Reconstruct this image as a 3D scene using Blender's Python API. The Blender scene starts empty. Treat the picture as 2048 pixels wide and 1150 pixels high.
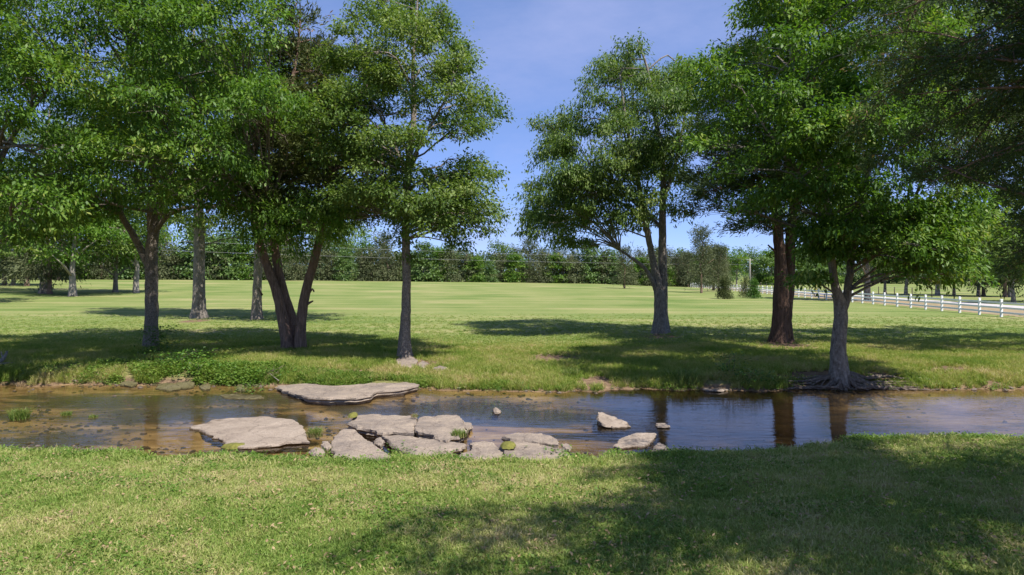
import bpy, math, random
import numpy as np
from mathutils import Vector

# ------------------------------------------------------------------ scene, camera, light
scene = bpy.context.scene
col = scene.collection
F, CX, HV, CZ = 1409.0, 1024.0, 555.0, 3.6      # focal length in photo pixels, centre column, horizon row, camera height

cam_data = bpy.data.cameras.new('camera')
cam_data.sensor_width = 36.0
cam_data.lens = 36.0 * F / 2048.0
cam_data.shift_y = -(575.0 - HV) / 2048.0
cam_data.clip_end = 3000.0
cam = bpy.data.objects.new('camera', cam_data)
cam.location = (0, 0, CZ)
cam.rotation_euler = (math.radians(90), 0, 0)
col.objects.link(cam)
scene.camera = cam

SUN_EL, SUN_AZ = math.radians(57), math.radians(140)    # azimuth clockwise from +Y
sd = Vector((math.sin(SUN_AZ) * math.cos(SUN_EL), math.cos(SUN_AZ) * math.cos(SUN_EL), math.sin(SUN_EL)))

world = bpy.data.worlds.new('World')
scene.world = world
world.use_nodes = True
wt = world.node_tree
wt.nodes.clear()
w_out = wt.nodes.new('ShaderNodeOutputWorld')
w_bg = wt.nodes.new('ShaderNodeBackground')
w_sky = wt.nodes.new('ShaderNodeTexSky')
w_sky.sky_type = 'NISHITA'
w_sky.sun_disc = False
w_sky.sun_elevation = SUN_EL
w_sky.sun_rotation = SUN_AZ
w_sky.air_density = 0.7
w_sky.altitude = 1500
w_sky.dust_density = 0.0
w_sky.ozone_density = 6.0
w_bg.inputs['Strength'].default_value = 0.108
# thin cirrus streaks
w_co = wt.nodes.new('ShaderNodeTexCoord')
w_map = wt.nodes.new('ShaderNodeMapping')
w_map.inputs['Scale'].default_value = (2.2, 2.2, 6.0)
w_map.inputs['Rotation'].default_value = (0.3, 0.5, 0.2)
w_no = wt.nodes.new('ShaderNodeTexNoise')
w_no.inputs['Scale'].default_value = 1.6
w_no.inputs['Detail'].default_value = 7
w_no.inputs['Roughness'].default_value = 0.6
w_cr = wt.nodes.new('ShaderNodeValToRGB')
w_cr.color_ramp.elements[0].position = 0.44
w_cr.color_ramp.elements[0].color = (0, 0, 0, 1)
w_cr.color_ramp.elements[1].position = 0.80
w_cr.color_ramp.elements[1].color = (0.45, 0.45, 0.45, 1)
w_mx = wt.nodes.new('ShaderNodeMixRGB')
w_mx.inputs[2].default_value = (3.2, 3.5, 5.6, 1)
wt.links.new(w_co.outputs['Generated'], w_map.inputs['Vector'])
wt.links.new(w_map.outputs['Vector'], w_no.inputs['Vector'])
wt.links.new(w_no.outputs['Fac'], w_cr.inputs['Fac'])
wt.links.new(w_cr.outputs['Color'], w_mx.inputs[0])
w_tint = wt.nodes.new('ShaderNodeMixRGB'); w_tint.blend_type = 'MULTIPLY'; w_tint.inputs[0].default_value = 1.0
w_tint.inputs[2].default_value = (0.97, 0.95, 1.16, 1)
wt.links.new(w_sky.outputs['Color'], w_tint.inputs[1])
w_veil = wt.nodes.new('ShaderNodeMixRGB')            # thin even veil of high summer haze
w_veil.inputs[0].default_value = 0.42
w_veil.inputs[2].default_value = (1.95, 2.85, 5.1, 1)
wt.links.new(w_tint.outputs['Color'], w_veil.inputs[1])
wt.links.new(w_veil.outputs['Color'], w_mx.inputs[1])
wt.links.new(w_mx.outputs['Color'], w_bg.inputs['Color'])
wt.links.new(w_bg.outputs['Background'], w_out.inputs['Surface'])

sun_data = bpy.data.lights.new('sun', 'SUN')
sun_data.energy = 5.0
sun_data.angle = math.radians(0.53)
sun_data.color = (1.0, 0.95, 0.87)
sun = bpy.data.objects.new('sun', sun_data)
sun.rotation_euler = sd.to_track_quat('Z', 'Y').to_euler()
sun.location = (20, -20, 40)
col.objects.link(sun)

scene.view_settings.view_transform = 'Standard'
scene.view_settings.look = 'None'
scene.view_settings.exposure = 0.68
scene.view_settings.gamma = 1.0
scene.render.engine = 'CYCLES'
scene.cycles.max_bounces = 6
scene.cycles.diffuse_bounces = 3
scene.cycles.glossy_bounces = 3
scene.cycles.transmission_bounces = 4
scene.cycles.transparent_max_bounces = 8
scene.cycles.use_denoising = True
scene.cycles.caustics_reflective = False
scene.cycles.caustics_refractive = False

# ------------------------------------------------------------------ small maths
def smooth(t):
    t = np.clip(t, 0, 1)
    return t * t * (3 - 2 * t)

def _hash(i, j, s):
    n = (i * 374761393 + j * 668265263 + s * 974711) & 0x7fffffff
    n = ((n ^ (n >> 13)) * 1274126177) & 0x7fffffff
    return ((n ^ (n >> 16)) & 0xffff) / 65535.0

def vnoise(x, y, s=0):
    x = np.asarray(x, float); y = np.asarray(y, float)
    xi = np.floor(x).astype(np.int64); yi = np.floor(y).astype(np.int64)
    fx = x - xi; fy = y - yi
    fx = fx * fx * (3 - 2 * fx); fy = fy * fy * (3 - 2 * fy)
    a = _hash(xi, yi, s); b = _hash(xi + 1, yi, s); c = _hash(xi, yi + 1, s); d = _hash(xi + 1, yi + 1, s)
    return (a * (1 - fx) + b * fx) * (1 - fy) + (c * (1 - fx) + d * fx) * fy

def fbm(x, y, s=0, o=3):
    v = 0; a = 0.5; t = 0
    for k in range(o):
        v = v + a * vnoise(np.asarray(x) * 2 ** k, np.asarray(y) * 2 ** k, s + 17 * k); t += a; a *= 0.5
    return v / t

# ------------------------------------------------------------------ terrain
NX = [-400, -40, -10.5, -7.1, -4.2, 0.75, 3.2, 5.3, 6.3, 7.6, 9.6, 11.1, 40, 400]
NY = [16.0, 15.2, 14.45, 13.95, 13.75, 13.85, 14.1, 14.3, 14.75, 15.3, 15.45, 15.35, 15.6, 16.0]
FX = [-400, -40, -17.5, -13, -10, -7.5, -3, 0, 2.5, 4.0, 6, 10, 13, 17, 40, 400]
FY = [24.5, 24.0, 23.5, 23.9, 23.5, 23.4, 22.9, 22.4, 22.1, 22.6, 22.5, 22.6, 22.8, 22.8, 23.4, 24]
def y_near(x): return np.interp(x, NX, NY) + 0.32 * (vnoise(x * 0.9, x * 0 + 3, 5) - 0.5) + 0.24 * (vnoise(x * 3, x * 0 + 3, 6) - 0.5) + 0.10 * (vnoise(x * 8, x * 0 + 3, 7) - 0.5)
def y_far(x): return np.interp(x, FX, FY) + 0.55 * (vnoise(x * 0.7, x * 0 + 9, 7) - 0.5) + 0.40 * (vnoise(x * 1.9, x * 0 + 9, 8) - 0.5) + 0.2 * (vnoise(x * 5, x * 0 + 9, 9) - 0.5)
ZTX = [-400, -160, -80, -30, 0, 25, 42, 56, 150, 400]
ZTZ = [3.3, 3.3, 3.1, 2.6, 2.2, 1.75, 1.0, 0.65, 0.75, 0.9]
def y_wood(x): return np.clip(170 + 0.35 * (np.asarray(x, float) + 80), 150, 235)

def gz(x, y):
    x = np.asarray(x, float); y = np.asarray(y, float)
    yn, yf = y_near(x), y_far(x)
    dn = yn - y; df = y - yf
    zn = 0.02 + 0.36 * (1 - np.exp(-np.maximum(dn, 0) / 2.6)) + 0.05 * (fbm(x * 0.5, y * 0.5, 2) - 0.5) * smooth(dn / 1.5)
    h1 = np.interp(x, [-30, -14, -8, -4, 2, 4, 6, 9, 12, 16, 30], [0.30, 0.34, 0.30, 0.14, 0.08, 0.10, 0.25, 0.30, 0.26, 0.16, 0.2])
    zf = 0.02 + h1 * (1 - np.exp(-np.maximum(df, 0) / 0.4)) + (0.52 - h1) * (1 - np.exp(-np.maximum(df, 0) / 4.5))
    zf = zf + 0.10 * (fbm(x * 0.35, y * 0.35, 3) - 0.5) * smooth(df / 2) * (1 - smooth((df - 12) / 15))
    yt = y_wood(x)
    zt = np.interp(x, ZTX, ZTZ)
    k = np.clip((y - 38) / (yt - 38), 0, 1.0)
    zf = zf + (zt - 0.52) * (0.35 * smooth(k) + 0.65 * k)
    zf = zf + 10.0 * smooth((y - 300) / 260) * smooth((90 - x) / 160) + 9.0 * smooth((y - 380) / 260) * smooth((x - 60) / 60)
    t = np.clip((y - yn) / (yf - yn), 0, 1)
    e = np.minimum(t, 1 - t)
    shelf = smooth((-5.2 - x + 0.9 * (y - 18.5)) / 0.35)           # flat rock shelf upstream
    deep = 0.24 * smooth((x - 1) / 4) + 0.16
    D = deep * (1 - shelf) + 0.045 * shelf
    zb = -D * smooth(e * 6) - 0.05 * (fbm(x * 0.8, y * 1.2, 4) - 0.45) * smooth(e * 8)
    return np.where(dn > 0, zn, np.where(df > 0, zf, zb))

def gz1(x, y): return float(gz(np.array([x]), np.array([y]))[0])

def P(u, v, Y): return np.array([(u - CX) / F * Y, Y, CZ - (v - HV) / F * Y])

def G(u, v):
    """where the ray of a photo pixel meets the ground"""
    ys = np.concatenate([np.arange(6, 60, 0.05), np.arange(60, 420, 0.5)])
    z = CZ - (v - HV) / F * ys
    g = gz((u - CX) / F * ys, ys)
    hit = np.nonzero(z <= np.maximum(g, 0))[0]
    Y = ys[hit[0]] if len(hit) else 400.0
    return np.array([(u - CX) / F * Y, Y, max(gz1((u - CX) / F * Y, Y), 0)])

# ------------------------------------------------------------------ materials
def new_mat(name):
    m = bpy.data.materials.new(name); m.use_nodes = True
    m.node_tree.nodes.clear()
    return m, m.node_tree.nodes, m.node_tree.links

def ramp(n, stops):
    r = n.new('ShaderNodeValToRGB')
    e = r.color_ramp.elements
    while len(e) > 1: e.remove(e[-1])
    e[0].position = stops[0][0]; e[0].color = (*stops[0][1], 1)
    for p, c in stops[1:]:
        q = e.new(p); q.color = (*c, 1)
    return r

def noise(n, l, scale, vec=None, detail=4, rough=0.55, mapscale=None, rot=None):
    t = n.new('ShaderNodeTexNoise')
    t.inputs['Scale'].default_value = scale; t.inputs['Detail'].default_value = detail; t.inputs['Roughness'].default_value = rough
    if vec is not None:
        if mapscale:
            m = n.new('ShaderNodeMapping'); m.inputs['Scale'].default_value = mapscale
            if rot: m.inputs['Rotation'].default_value = rot
            l.new(vec, m.inputs['Vector']); l.new(m.outputs['Vector'], t.inputs['Vector'])
        else: l.new(vec, t.inputs['Vector'])
    return t

def mixc(n, l, fac, a, b, typ='MIX'):
    m = n.new('ShaderNodeMixRGB'); m.blend_type = typ
    for i, s in ((0, fac), (1, a), (2, b)):
        if isinstance(s, (int, float)): m.inputs[i].default_value = s
        elif isinstance(s, tuple): m.inputs[i].default_value = (*s, 1)
        else: l.new(s, m.inputs[i])
    return m.outputs['Color']

def bump(n, l, h, strength, dist, normal=None):
    b = n.new('ShaderNodeBump'); b.inputs['Strength'].default_value = strength; b.inputs['Distance'].default_value = dist
    l.new(h, b.inputs['Height'])
    if normal is not None: l.new(normal, b.inputs['Normal'])
    return b.outputs['Normal']

def foliage_mat(name, stops, trans=0.35, rough=0.5, spec=0.35, attr='tint', tcol=(1.25, 1.35, 0.55)):
    m, n, l = new_mat(name)
    o = n.new('ShaderNodeOutputMaterial')
    a = n.new('ShaderNodeAttribute'); a.attribute_name = attr
    r = ramp(n, stops); l.new(a.outputs['Fac'], r.inputs['Fac'])
    p = n.new('ShaderNodeBsdfPrincipled')
    p.inputs['Roughness'].default_value = rough; p.inputs['Specular IOR Level'].default_value = spec
    l.new(r.outputs['Color'], p.inputs['Base Color'])
    t = n.new('ShaderNodeBsdfTranslucent')
    l.new(mixc(n, l, 1.0, r.outputs['Color'], tcol, 'MULTIPLY'), t.inputs['Color'])
    x = n.new('ShaderNodeMixShader'); x.inputs[0].default_value = trans
    l.new(p.outputs[0], x.inputs[1]); l.new(t.outputs[0], x.inputs[2]); l.new(x.outputs[0], o.inputs['Surface'])
    return m

def grass_mat(name, stops, patch_scale=0.35, trans=0.3):
    m, n, l = new_mat(name)
    o = n.new('ShaderNodeOutputMaterial')
    oi = n.new('ShaderNodeObjectInfo')
    at = n.new('ShaderNodeAttribute'); at.attribute_name = 'tint'
    nz = noise(n, l, patch_scale, oi.outputs['Location'], detail=5, rough=0.65)
    s1 = n.new('ShaderNodeMath'); s1.operation = 'MULTIPLY_ADD'; s1.inputs[1].default_value = 0.42; l.new(oi.outputs['Random'], s1.inputs[0])
    s2 = n.new('ShaderNodeMath'); s2.operation = 'MULTIPLY_ADD'; s2.inputs[1].default_value = 1.9; s2.inputs[2].default_value = -0.85; l.new(nz.outputs['Fac'], s2.inputs[0])
    l.new(s2.outputs[0], s1.inputs[2])
    s3 = n.new('ShaderNodeMath'); s3.operation = 'MULTIPLY_ADD'; s3.inputs[1].default_value = 0.35; l.new(at.outputs['Fac'], s3.inputs[0]); l.new(s1.outputs[0], s3.inputs[2])
    r = ramp(n, stops); l.new(s3.outputs[0], r.inputs['Fac'])
    p = n.new('ShaderNodeBsdfPrincipled'); p.inputs['Roughness'].default_value = 0.55; p.inputs['Specular IOR Level'].default_value = 0.25
    l.new(r.outputs['Color'], p.inputs['Base Color'])
    t = n.new('ShaderNodeBsdfTranslucent'); l.new(mixc(n, l, 1.0, r.outputs['Color'], (1.2, 1.25, 0.6), 'MULTIPLY'), t.inputs['Color'])
    x = n.new('ShaderNodeMixShader'); x.inputs[0].default_value = trans
    l.new(p.outputs[0], x.inputs[1]); l.new(t.outputs[0], x.inputs[2]); l.new(x.outputs[0], o.inputs['Surface'])
    return m

def bark_mat(name, dark, light, spots, scale=5.0, stretch=0.25, spot_amt=0.5, bstr=0.8):
    m, n, l = new_mat(name)
    o = n.new('ShaderNodeOutputMaterial')
    co = n.new('ShaderNodeTexCoord').outputs['Object']
    a = noise(n, l, scale, co, detail=8, rough=0.7, mapscale=(2, 2, 2 * stretch))
    b = noise(n, l, scale * 2.6, co, detail=5, rough=0.75)
    v = n.new('ShaderNodeTexVoronoi'); v.inputs['Scale'].default_value = scale * 2.2
    mp = n.new('ShaderNodeMapping'); mp.inputs['Scale'].default_value = (1, 1, stretch + 0.2); l.new(co, mp.inputs['Vector']); l.new(mp.outputs[0], v.inputs['Vector'])
    r = ramp(n, [(0.32, dark), (0.68, light)]); l.new(a.outputs['Fac'], r.inputs['Fac'])
    r2 = ramp(n, [(0.54, (0, 0, 0)), (0.68, (spot_amt,) * 3)]); l.new(b.outputs['Fac'], r2.inputs['Fac'])
    c = mixc(n, l, r2.outputs['Color'], r.outputs['Color'], spots)
    p = n.new('ShaderNodeBsdfPrincipled'); p.inputs['Roughness'].default_value = 0.9; p.inputs['Specular IOR Level'].default_value = 0.15
    l.new(c, p.inputs['Base Color'])
    nrm = bump(n, l, a.outputs['Fac'], bstr, 0.08)
    nrm = bump(n, l, v.outputs['Distance'], bstr * 0.6, 0.04, nrm)
    l.new(nrm, p.inputs['Normal']); l.new(p.outputs[0], o.inputs['Surface'])
    return m

def simple_mat(name, c1, c2, scale, rough=0.8, bstr=0.2, bdist=0.01, spec=0.3, mapscale=None):
    m, n, l = new_mat(name)
    o = n.new('ShaderNodeOutputMaterial')
    co = n.new('ShaderNodeTexCoord').outputs['Object']
    a = noise(n, l, scale, co, detail=7, rough=0.65, mapscale=mapscale)
    r = ramp(n, [(0.3, c1), (0.7, c2)]); l.new(a.outputs['Fac'], r.inputs['Fac'])
    p = n.new('ShaderNodeBsdfPrincipled'); p.inputs['Roughness'].default_value = rough; p.inputs['Specular IOR Level'].default_value = spec
    l.new(r.outputs['Color'], p.inputs['Base Color'])
    l.new(bump(n, l, a.outputs['Fac'], bstr, bdist), p.inputs['Normal']); l.new(p.outputs[0], o.inputs['Surface'])
    return m

M = {}
M['leaf_ash'] = foliage_mat('leaf_ash', [(0, (0.052, 0.115, 0.016)), (0.5, (0.108, 0.205, 0.028)), (0.85, (0.185, 0.275, 0.045)), (1, (0.26, 0.30, 0.07))], trans=0.40, rough=0.5, spec=0.3)
M['leaf_elm'] = foliage_mat('leaf_elm', [(0, (0.060, 0.112, 0.024)), (0.5, (0.122, 0.192, 0.042)), (1, (0.225, 0.275, 0.080))], trans=0.38, rough=0.5, spec=0.3)
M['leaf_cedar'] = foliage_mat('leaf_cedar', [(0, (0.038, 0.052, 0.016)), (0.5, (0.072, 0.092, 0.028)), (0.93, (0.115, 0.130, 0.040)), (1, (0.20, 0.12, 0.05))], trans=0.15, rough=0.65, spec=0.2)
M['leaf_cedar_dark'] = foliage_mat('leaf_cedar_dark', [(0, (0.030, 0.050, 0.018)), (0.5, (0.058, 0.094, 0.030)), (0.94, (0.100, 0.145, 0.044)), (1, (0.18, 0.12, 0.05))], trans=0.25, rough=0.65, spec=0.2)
M['leaf_far'] = foliage_mat('leaf_far', [(0, (0.060, 0.115, 0.032)), (0.5, (0.115, 0.190, 0.055)), (1, (0.18, 0.255, 0.075))], trans=0.3)  # leaf greens lightened, distance haze put into the colour
M['leaf_far_cedar'] = foliage_mat('leaf_far_cedar', [(0, (0.060, 0.078, 0.036)), (0.5, (0.105, 0.122, 0.058)), (1, (0.160, 0.172, 0.085))], trans=0.12, rough=0.7, spec=0.15)  # cedar greens lightened too, standing in for haze over the treeline
M['leaf_hill'] = foliage_mat('leaf_hill', [(0, (0.04, 0.075, 0.04)), (1, (0.085, 0.13, 0.06))], trans=0.2)
M['leaf_weed'] = foliage_mat('leaf_weed', [(0, (0.045, 0.12, 0.016)), (0.6, (0.095, 0.195, 0.026)), (1, (0.17, 0.25, 0.045))], trans=0.35, rough=0.45)
M['leaf_straw'] = foliage_mat('leaf_straw', [(0, (0.22, 0.15, 0.075)), (1, (0.42, 0.31, 0.17))], trans=0.2, rough=0.8, tcol=(1, 1, 0.8))
M['moss'] = simple_mat('moss', (0.07, 0.075, 0.015), (0.20, 0.19, 0.04), 12, 0.9, 0.6, 0.02)
M['grass_lawn'] = grass_mat('grass_lawn', [(0.0, (0.100, 0.185, 0.026)), (0.30, (0.200, 0.290, 0.056)), (0.55, (0.330, 0.365, 0.110)), (0.78, (0.47, 0.42, 0.20)), (1.0, (0.60, 0.48, 0.30))], 0.55)
M['grass_field'] = grass_mat('grass_field', [(0.0, (0.14, 0.235, 0.042)), (0.5, (0.24, 0.31, 0.075)), (1.0, (0.39, 0.39, 0.15))], 0.3)
M['grass_bank'] = grass_mat('grass_bank', [(0.0, (0.110, 0.200, 0.026)), (0.32, (0.205, 0.285, 0.046)), (0.55, (0.320, 0.350, 0.085)), (0.75, (0.45, 0.40, 0.17)), (1.0, (0.53, 0.41, 0.24))], 0.4, trans=0.4)
M['grass_weed'] = grass_mat('grass_weed', [(0.0, (0.060, 0.130, 0.016)), (0.5, (0.125, 0.215, 0.032)), (1.0, (0.23, 0.29, 0.065))], 0.6, trans=0.35)
M['bark_ash'] = bark_mat('bark_ash', (0.090, 0.076, 0.064), (0.32, 0.28, 0.24), (0.50, 0.46, 0.40), 6, 0.35, 0.6)
M['bark_warty'] = bark_mat('bark_warty', (0.105, 0.086, 0.072), (0.36, 0.30, 0.25), (0.58, 0.51, 0.44), 9, 0.7, 0.85, 1.0)
M['bark_pale'] = bark_mat('bark_pale', (0.16, 0.14, 0.12), (0.38, 0.34, 0.30), (0.52, 0.48, 0.43), 7, 0.6, 0.6)
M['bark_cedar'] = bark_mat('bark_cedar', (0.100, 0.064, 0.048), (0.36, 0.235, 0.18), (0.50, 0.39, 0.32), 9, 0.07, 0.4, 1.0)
M['bark_cedar_shaded'] = bark_mat('bark_cedar_shaded', (0.045, 0.028, 0.020), (0.19, 0.115, 0.085), (0.30, 0.21, 0.17), 9, 0.07, 0.4, 1.0)  # cedar bark again, its colours darkened for a trunk standing in shade
M['bark_root'] = bark_mat('bark_root', (0.065, 0.050, 0.040), (0.23, 0.185, 0.15), (0.36, 0.30, 0.25), 6, 0.3, 0.5)
M['white_paint'] = simple_mat('white_paint', (0.74, 0.74, 0.72), (0.82, 0.82, 0.80), 4, 0.45, 0.05, 0.005, 0.4)
M['dark_wood'] = simple_mat('dark_wood', (0.03, 0.022, 0.018), (0.08, 0.06, 0.05), 6, 0.9)
M['pole_wood'] = simple_mat('pole_wood', (0.30, 0.27, 0.24), (0.50, 0.46, 0.42), 3, 0.85)
M['metal'] = simple_mat('metal', (0.35, 0.35, 0.36), (0.5, 0.5, 0.5), 3, 0.5)
M['yellow_paint'] = simple_mat('yellow_paint', (0.65, 0.42, 0.03), (0.75, 0.5, 0.05), 5, 0.5)

def stone_mat(name, grey, tan, pale, wet=0.0):
    m, n, l = new_mat(name)
    o = n.new('ShaderNodeOutputMaterial')
    co = n.new('ShaderNodeTexCoord').outputs['Object']
    big = noise(n, l, 1.3, co, detail=7, rough=0.7, mapscale=(1.0, 1.2, 3.0))
    med = noise(n, l, 5.0, co, detail=8, rough=0.72)
    fine = noise(n, l, 34.0, co, detail=4, rough=0.7)
    mx = n.new('ShaderNodeMath'); mx.operation = 'MULTIPLY_ADD'; mx.inputs[1].default_value = 0.45
    l.new(med.outputs['Fac'], mx.inputs[0]); l.new(big.outputs['Fac'], mx.inputs[2])
    r = ramp(n, [(0.52, grey), (0.72, tan), (0.92, pale)]); l.new(mx.outputs[0], r.inputs['Fac'])
    fr = ramp(n, [(0.30, (0.62, 0.60, 0.60)), (0.60, (1.0, 1.0, 1.0)), (0.8, (1.15, 1.13, 1.1))]); l.new(fine.outputs['Fac'], fr.inputs['Fac'])
    c = mixc(n, l, 1.0, r.outputs['Color'], fr.outputs['Color'], 'MULTIPLY')
    vc = n.new('ShaderNodeTexVoronoi'); vc.feature = 'DISTANCE_TO_EDGE'; vc.inputs['Scale'].default_value = 1.1
    wv = n.new('ShaderNodeVectorMath'); wv.operation = 'MULTIPLY_ADD'; wv.inputs[1].default_value = (.35, .35, .35); l.new(med.outputs['Color'], wv.inputs[0]); l.new(co, wv.inputs[2]); l.new(wv.outputs[0], vc.inputs['Vector'])
    cr = ramp(n, [(0.0, (0.45, 0.42, 0.40)), (0.018, (1, 1, 1))]); l.new(vc.outputs['Distance'], cr.inputs['Fac'])
    c = mixc(n, l, 0.8, c, cr.outputs['Color'], 'MULTIPLY')
    # damp tide mark just above the water
    geo = n.new('ShaderNodeNewGeometry'); sx = n.new('ShaderNodeSeparateXYZ'); l.new(geo.outputs['Position'], sx.inputs[0])
    zz = n.new('ShaderNodeMath'); zz.operation = 'MULTIPLY_ADD'; zz.inputs[1].default_value = 0.10; l.new(med.outputs['Fac'], zz.inputs[0]); l.new(sx.outputs['Z'], zz.inputs[2])
    wr = ramp(n, [(0.045 + wet, (0.36, 0.31, 0.25)), (0.075 + wet, (1, 1, 1))]); l.new(zz.outputs[0], wr.inputs['Fac'])
    c = mixc(n, l, 1.0, c, wr.outputs['Color'], 'MULTIPLY')
    p = n.new('ShaderNodeBsdfPrincipled'); p.inputs['Roughness'].default_value = 0.85; p.inputs['Specular IOR Level'].default_value = 0.25
    l.new(c, p.inputs['Base Color'])
    nrm = bump(n, l, med.outputs['Fac'], 0.9, 0.07); nrm = bump(n, l, fine.outputs['Fac'], 0.5, 0.012, nrm)
    l.new(nrm, p.inputs['Normal']); l.new(p.outputs[0], o.inputs['Surface'])
    return m
M['stone'] = stone_mat('stone', (0.185, 0.156, 0.136), (0.29, 0.237, 0.192), (0.40, 0.325, 0.25))
M['stone_pale'] = stone_mat('stone_pale', (0.25, 0.20, 0.16), (0.335, 0.272, 0.215), (0.40, 0.33, 0.265), wet=0.012)
M['stone_moss'] = stone_mat('stone_moss', (0.085, 0.075, 0.030), (0.13, 0.115, 0.050), (0.17, 0.15, 0.085))

def ground_mat():
    m, n, l = new_mat('ground')
    o = n.new('ShaderNodeOutputMaterial')
    geo = n.new('ShaderNodeNewGeometry'); pos = geo.outputs['Position']
    sx = n.new('ShaderNodeSeparateXYZ'); l.new(pos, sx.inputs[0])
    big = noise(n, l, 0.09, pos, detail=6, rough=0.6)
    stripe = noise(n, l, 1.0, pos, detail=3, rough=0.5, mapscale=(0.010, 0.42, 1), rot=(0, 0, math.radians(-3)))
    stripe2 = noise(n, l, 1.0, pos, detail=3, rough=0.6, mapscale=(0.05, 1.6, 1), rot=(0, 0, math.radians(2)))
    fine = noise(n, l, 5.0, pos, detail=7, rough=0.75)
    fine2 = noise(n, l, 38.0, pos, detail=4, rough=0.7)
    def add(*terms):
        cur = None
        for (s, k) in terms:
            q = n.new('ShaderNodeMath'); q.operation = 'MULTIPLY_ADD'; q.inputs[1].default_value = k; l.new(s, q.inputs[0])
            if cur is None: q.inputs[2].default_value = 0
            else: l.new(cur, q.inputs[2])
            cur = q.outputs[0]
        return cur
    f = add((big.outputs['Fac'], 0.36), (stripe.outputs['Fac'], 0.27), (stripe2.outputs['Fac'], 0.17), (fine.outputs['Fac'], 0.16), (fine2.outputs['Fac'], 0.10))
    grass = ramp(n, [(0.42, (0.080, 0.136, 0.028)), (0.49, (0.140, 0.188, 0.050)), (0.55, (0.196, 0.222, 0.074)), (0.63, (0.30, 0.270, 0.125))])
    l.new(f, grass.inputs['Fac'])
    soil = ramp(n, [(0.3, (0.085, 0.055, 0.036)), (0.55, (0.20, 0.135, 0.085)), (0.75, (0.31, 0.225, 0.14))]); l.new(fine.outputs['Fac'], soil.inputs['Fac'])
    under = ramp(n, [(0.35, (0.11, 0.13, 0.035)), (0.6, (0.23, 0.205, 0.085)), (0.75, (0.34, 0.26, 0.14))]); l.new(fine.outputs['Fac'], under.inputs['Fac'])
    mud = ramp(n, [(0.28, (0.075, 0.050, 0.020)), (0.45, (0.21, 0.135, 0.056)), (0.60, (0.34, 0.235, 0.115)), (0.75, (0.45, 0.34, 0.19))])
    mn = noise(n, l, 1.3, pos, detail=7, rough=0.65, mapscale=(0.7, 1.6, 1)); l.new(mn.outputs['Fac'], mud.inputs['Fac'])
    def attr(nm):
        a = n.new('ShaderNodeAttribute'); a.attribute_name = nm; return a.outputs['Fac']
    c = mixc(n, l, attr('tall'), grass.outputs['Color'], under.outputs['Color'])
    br = ramp(n, [(0.35, (0, 0, 0)), (0.6, (1, 1, 1))])
    bm_ = n.new('ShaderNodeMath'); bm_.operation = 'MULTIPLY_ADD'; bm_.inputs[1].default_value = 0.5; l.new(fine.outputs['Fac'], bm_.inputs[0]); 
    bs = n.new('ShaderNodeMath'); bs.operation = 'MULTIPLY_ADD'; bs.inputs[1].default_value = 0.9; bs.inputs[2].default_value = -0.15; l.new(attr('bare'), bs.inputs[0]); l.new(bs.outputs[0], bm_.inputs[2])
    l.new(bm_.outputs[0], br.inputs['Fac'])
    c = mixc(n, l, br.outputs['Color'], c, soil.outputs['Color'])
    # dark algae on the creek bed
    an = noise(n, l, 0.9, pos, detail=6, rough=0.7, mapscale=(0.5, 1.5, 1))
    aa = n.new('ShaderNodeMath'); aa.operation = 'MULTIPLY_ADD'; aa.inputs[1].default_value = 0.55; l.new(attr('algae'), aa.inputs[0]); l.new(an.outputs['Fac'], aa.inputs[2])
    ar = ramp(n, [(0.56, (0, 0, 0)), (0.72, (0.92, 0.92, 0.92))]); l.new(aa.outputs[0], ar.inputs['Fac'])
    bed = mixc(n, l, ar.outputs['Color'], mud.outputs['Color'], (0.022, 0.026, 0.014))
    bed = mixc(n, l, attr('silt'), bed, mixc(n, l, 1.0, bed, (0.42, 0.40, 0.36), 'MULTIPLY'))
    c = mixc(n, l, attr('bed'), c, bed)
    p = n.new('ShaderNodeBsdfPrincipled'); p.inputs['Roughness'].default_value = 0.95; p.inputs['Specular IOR Level'].default_value = 0.1
    l.new(c, p.inputs['Base Color'])
    nrm = bump(n, l, fine.outputs['Fac'], 0.5, 0.10); nrm = bump(n, l, fine2.outputs['Fac'], 0.6, 0.03, nrm)
    l.new(nrm, p.inputs['Normal']); l.new(p.outputs[0], o.inputs['Surface'])
    return m
M['ground'] = ground_mat()

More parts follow.
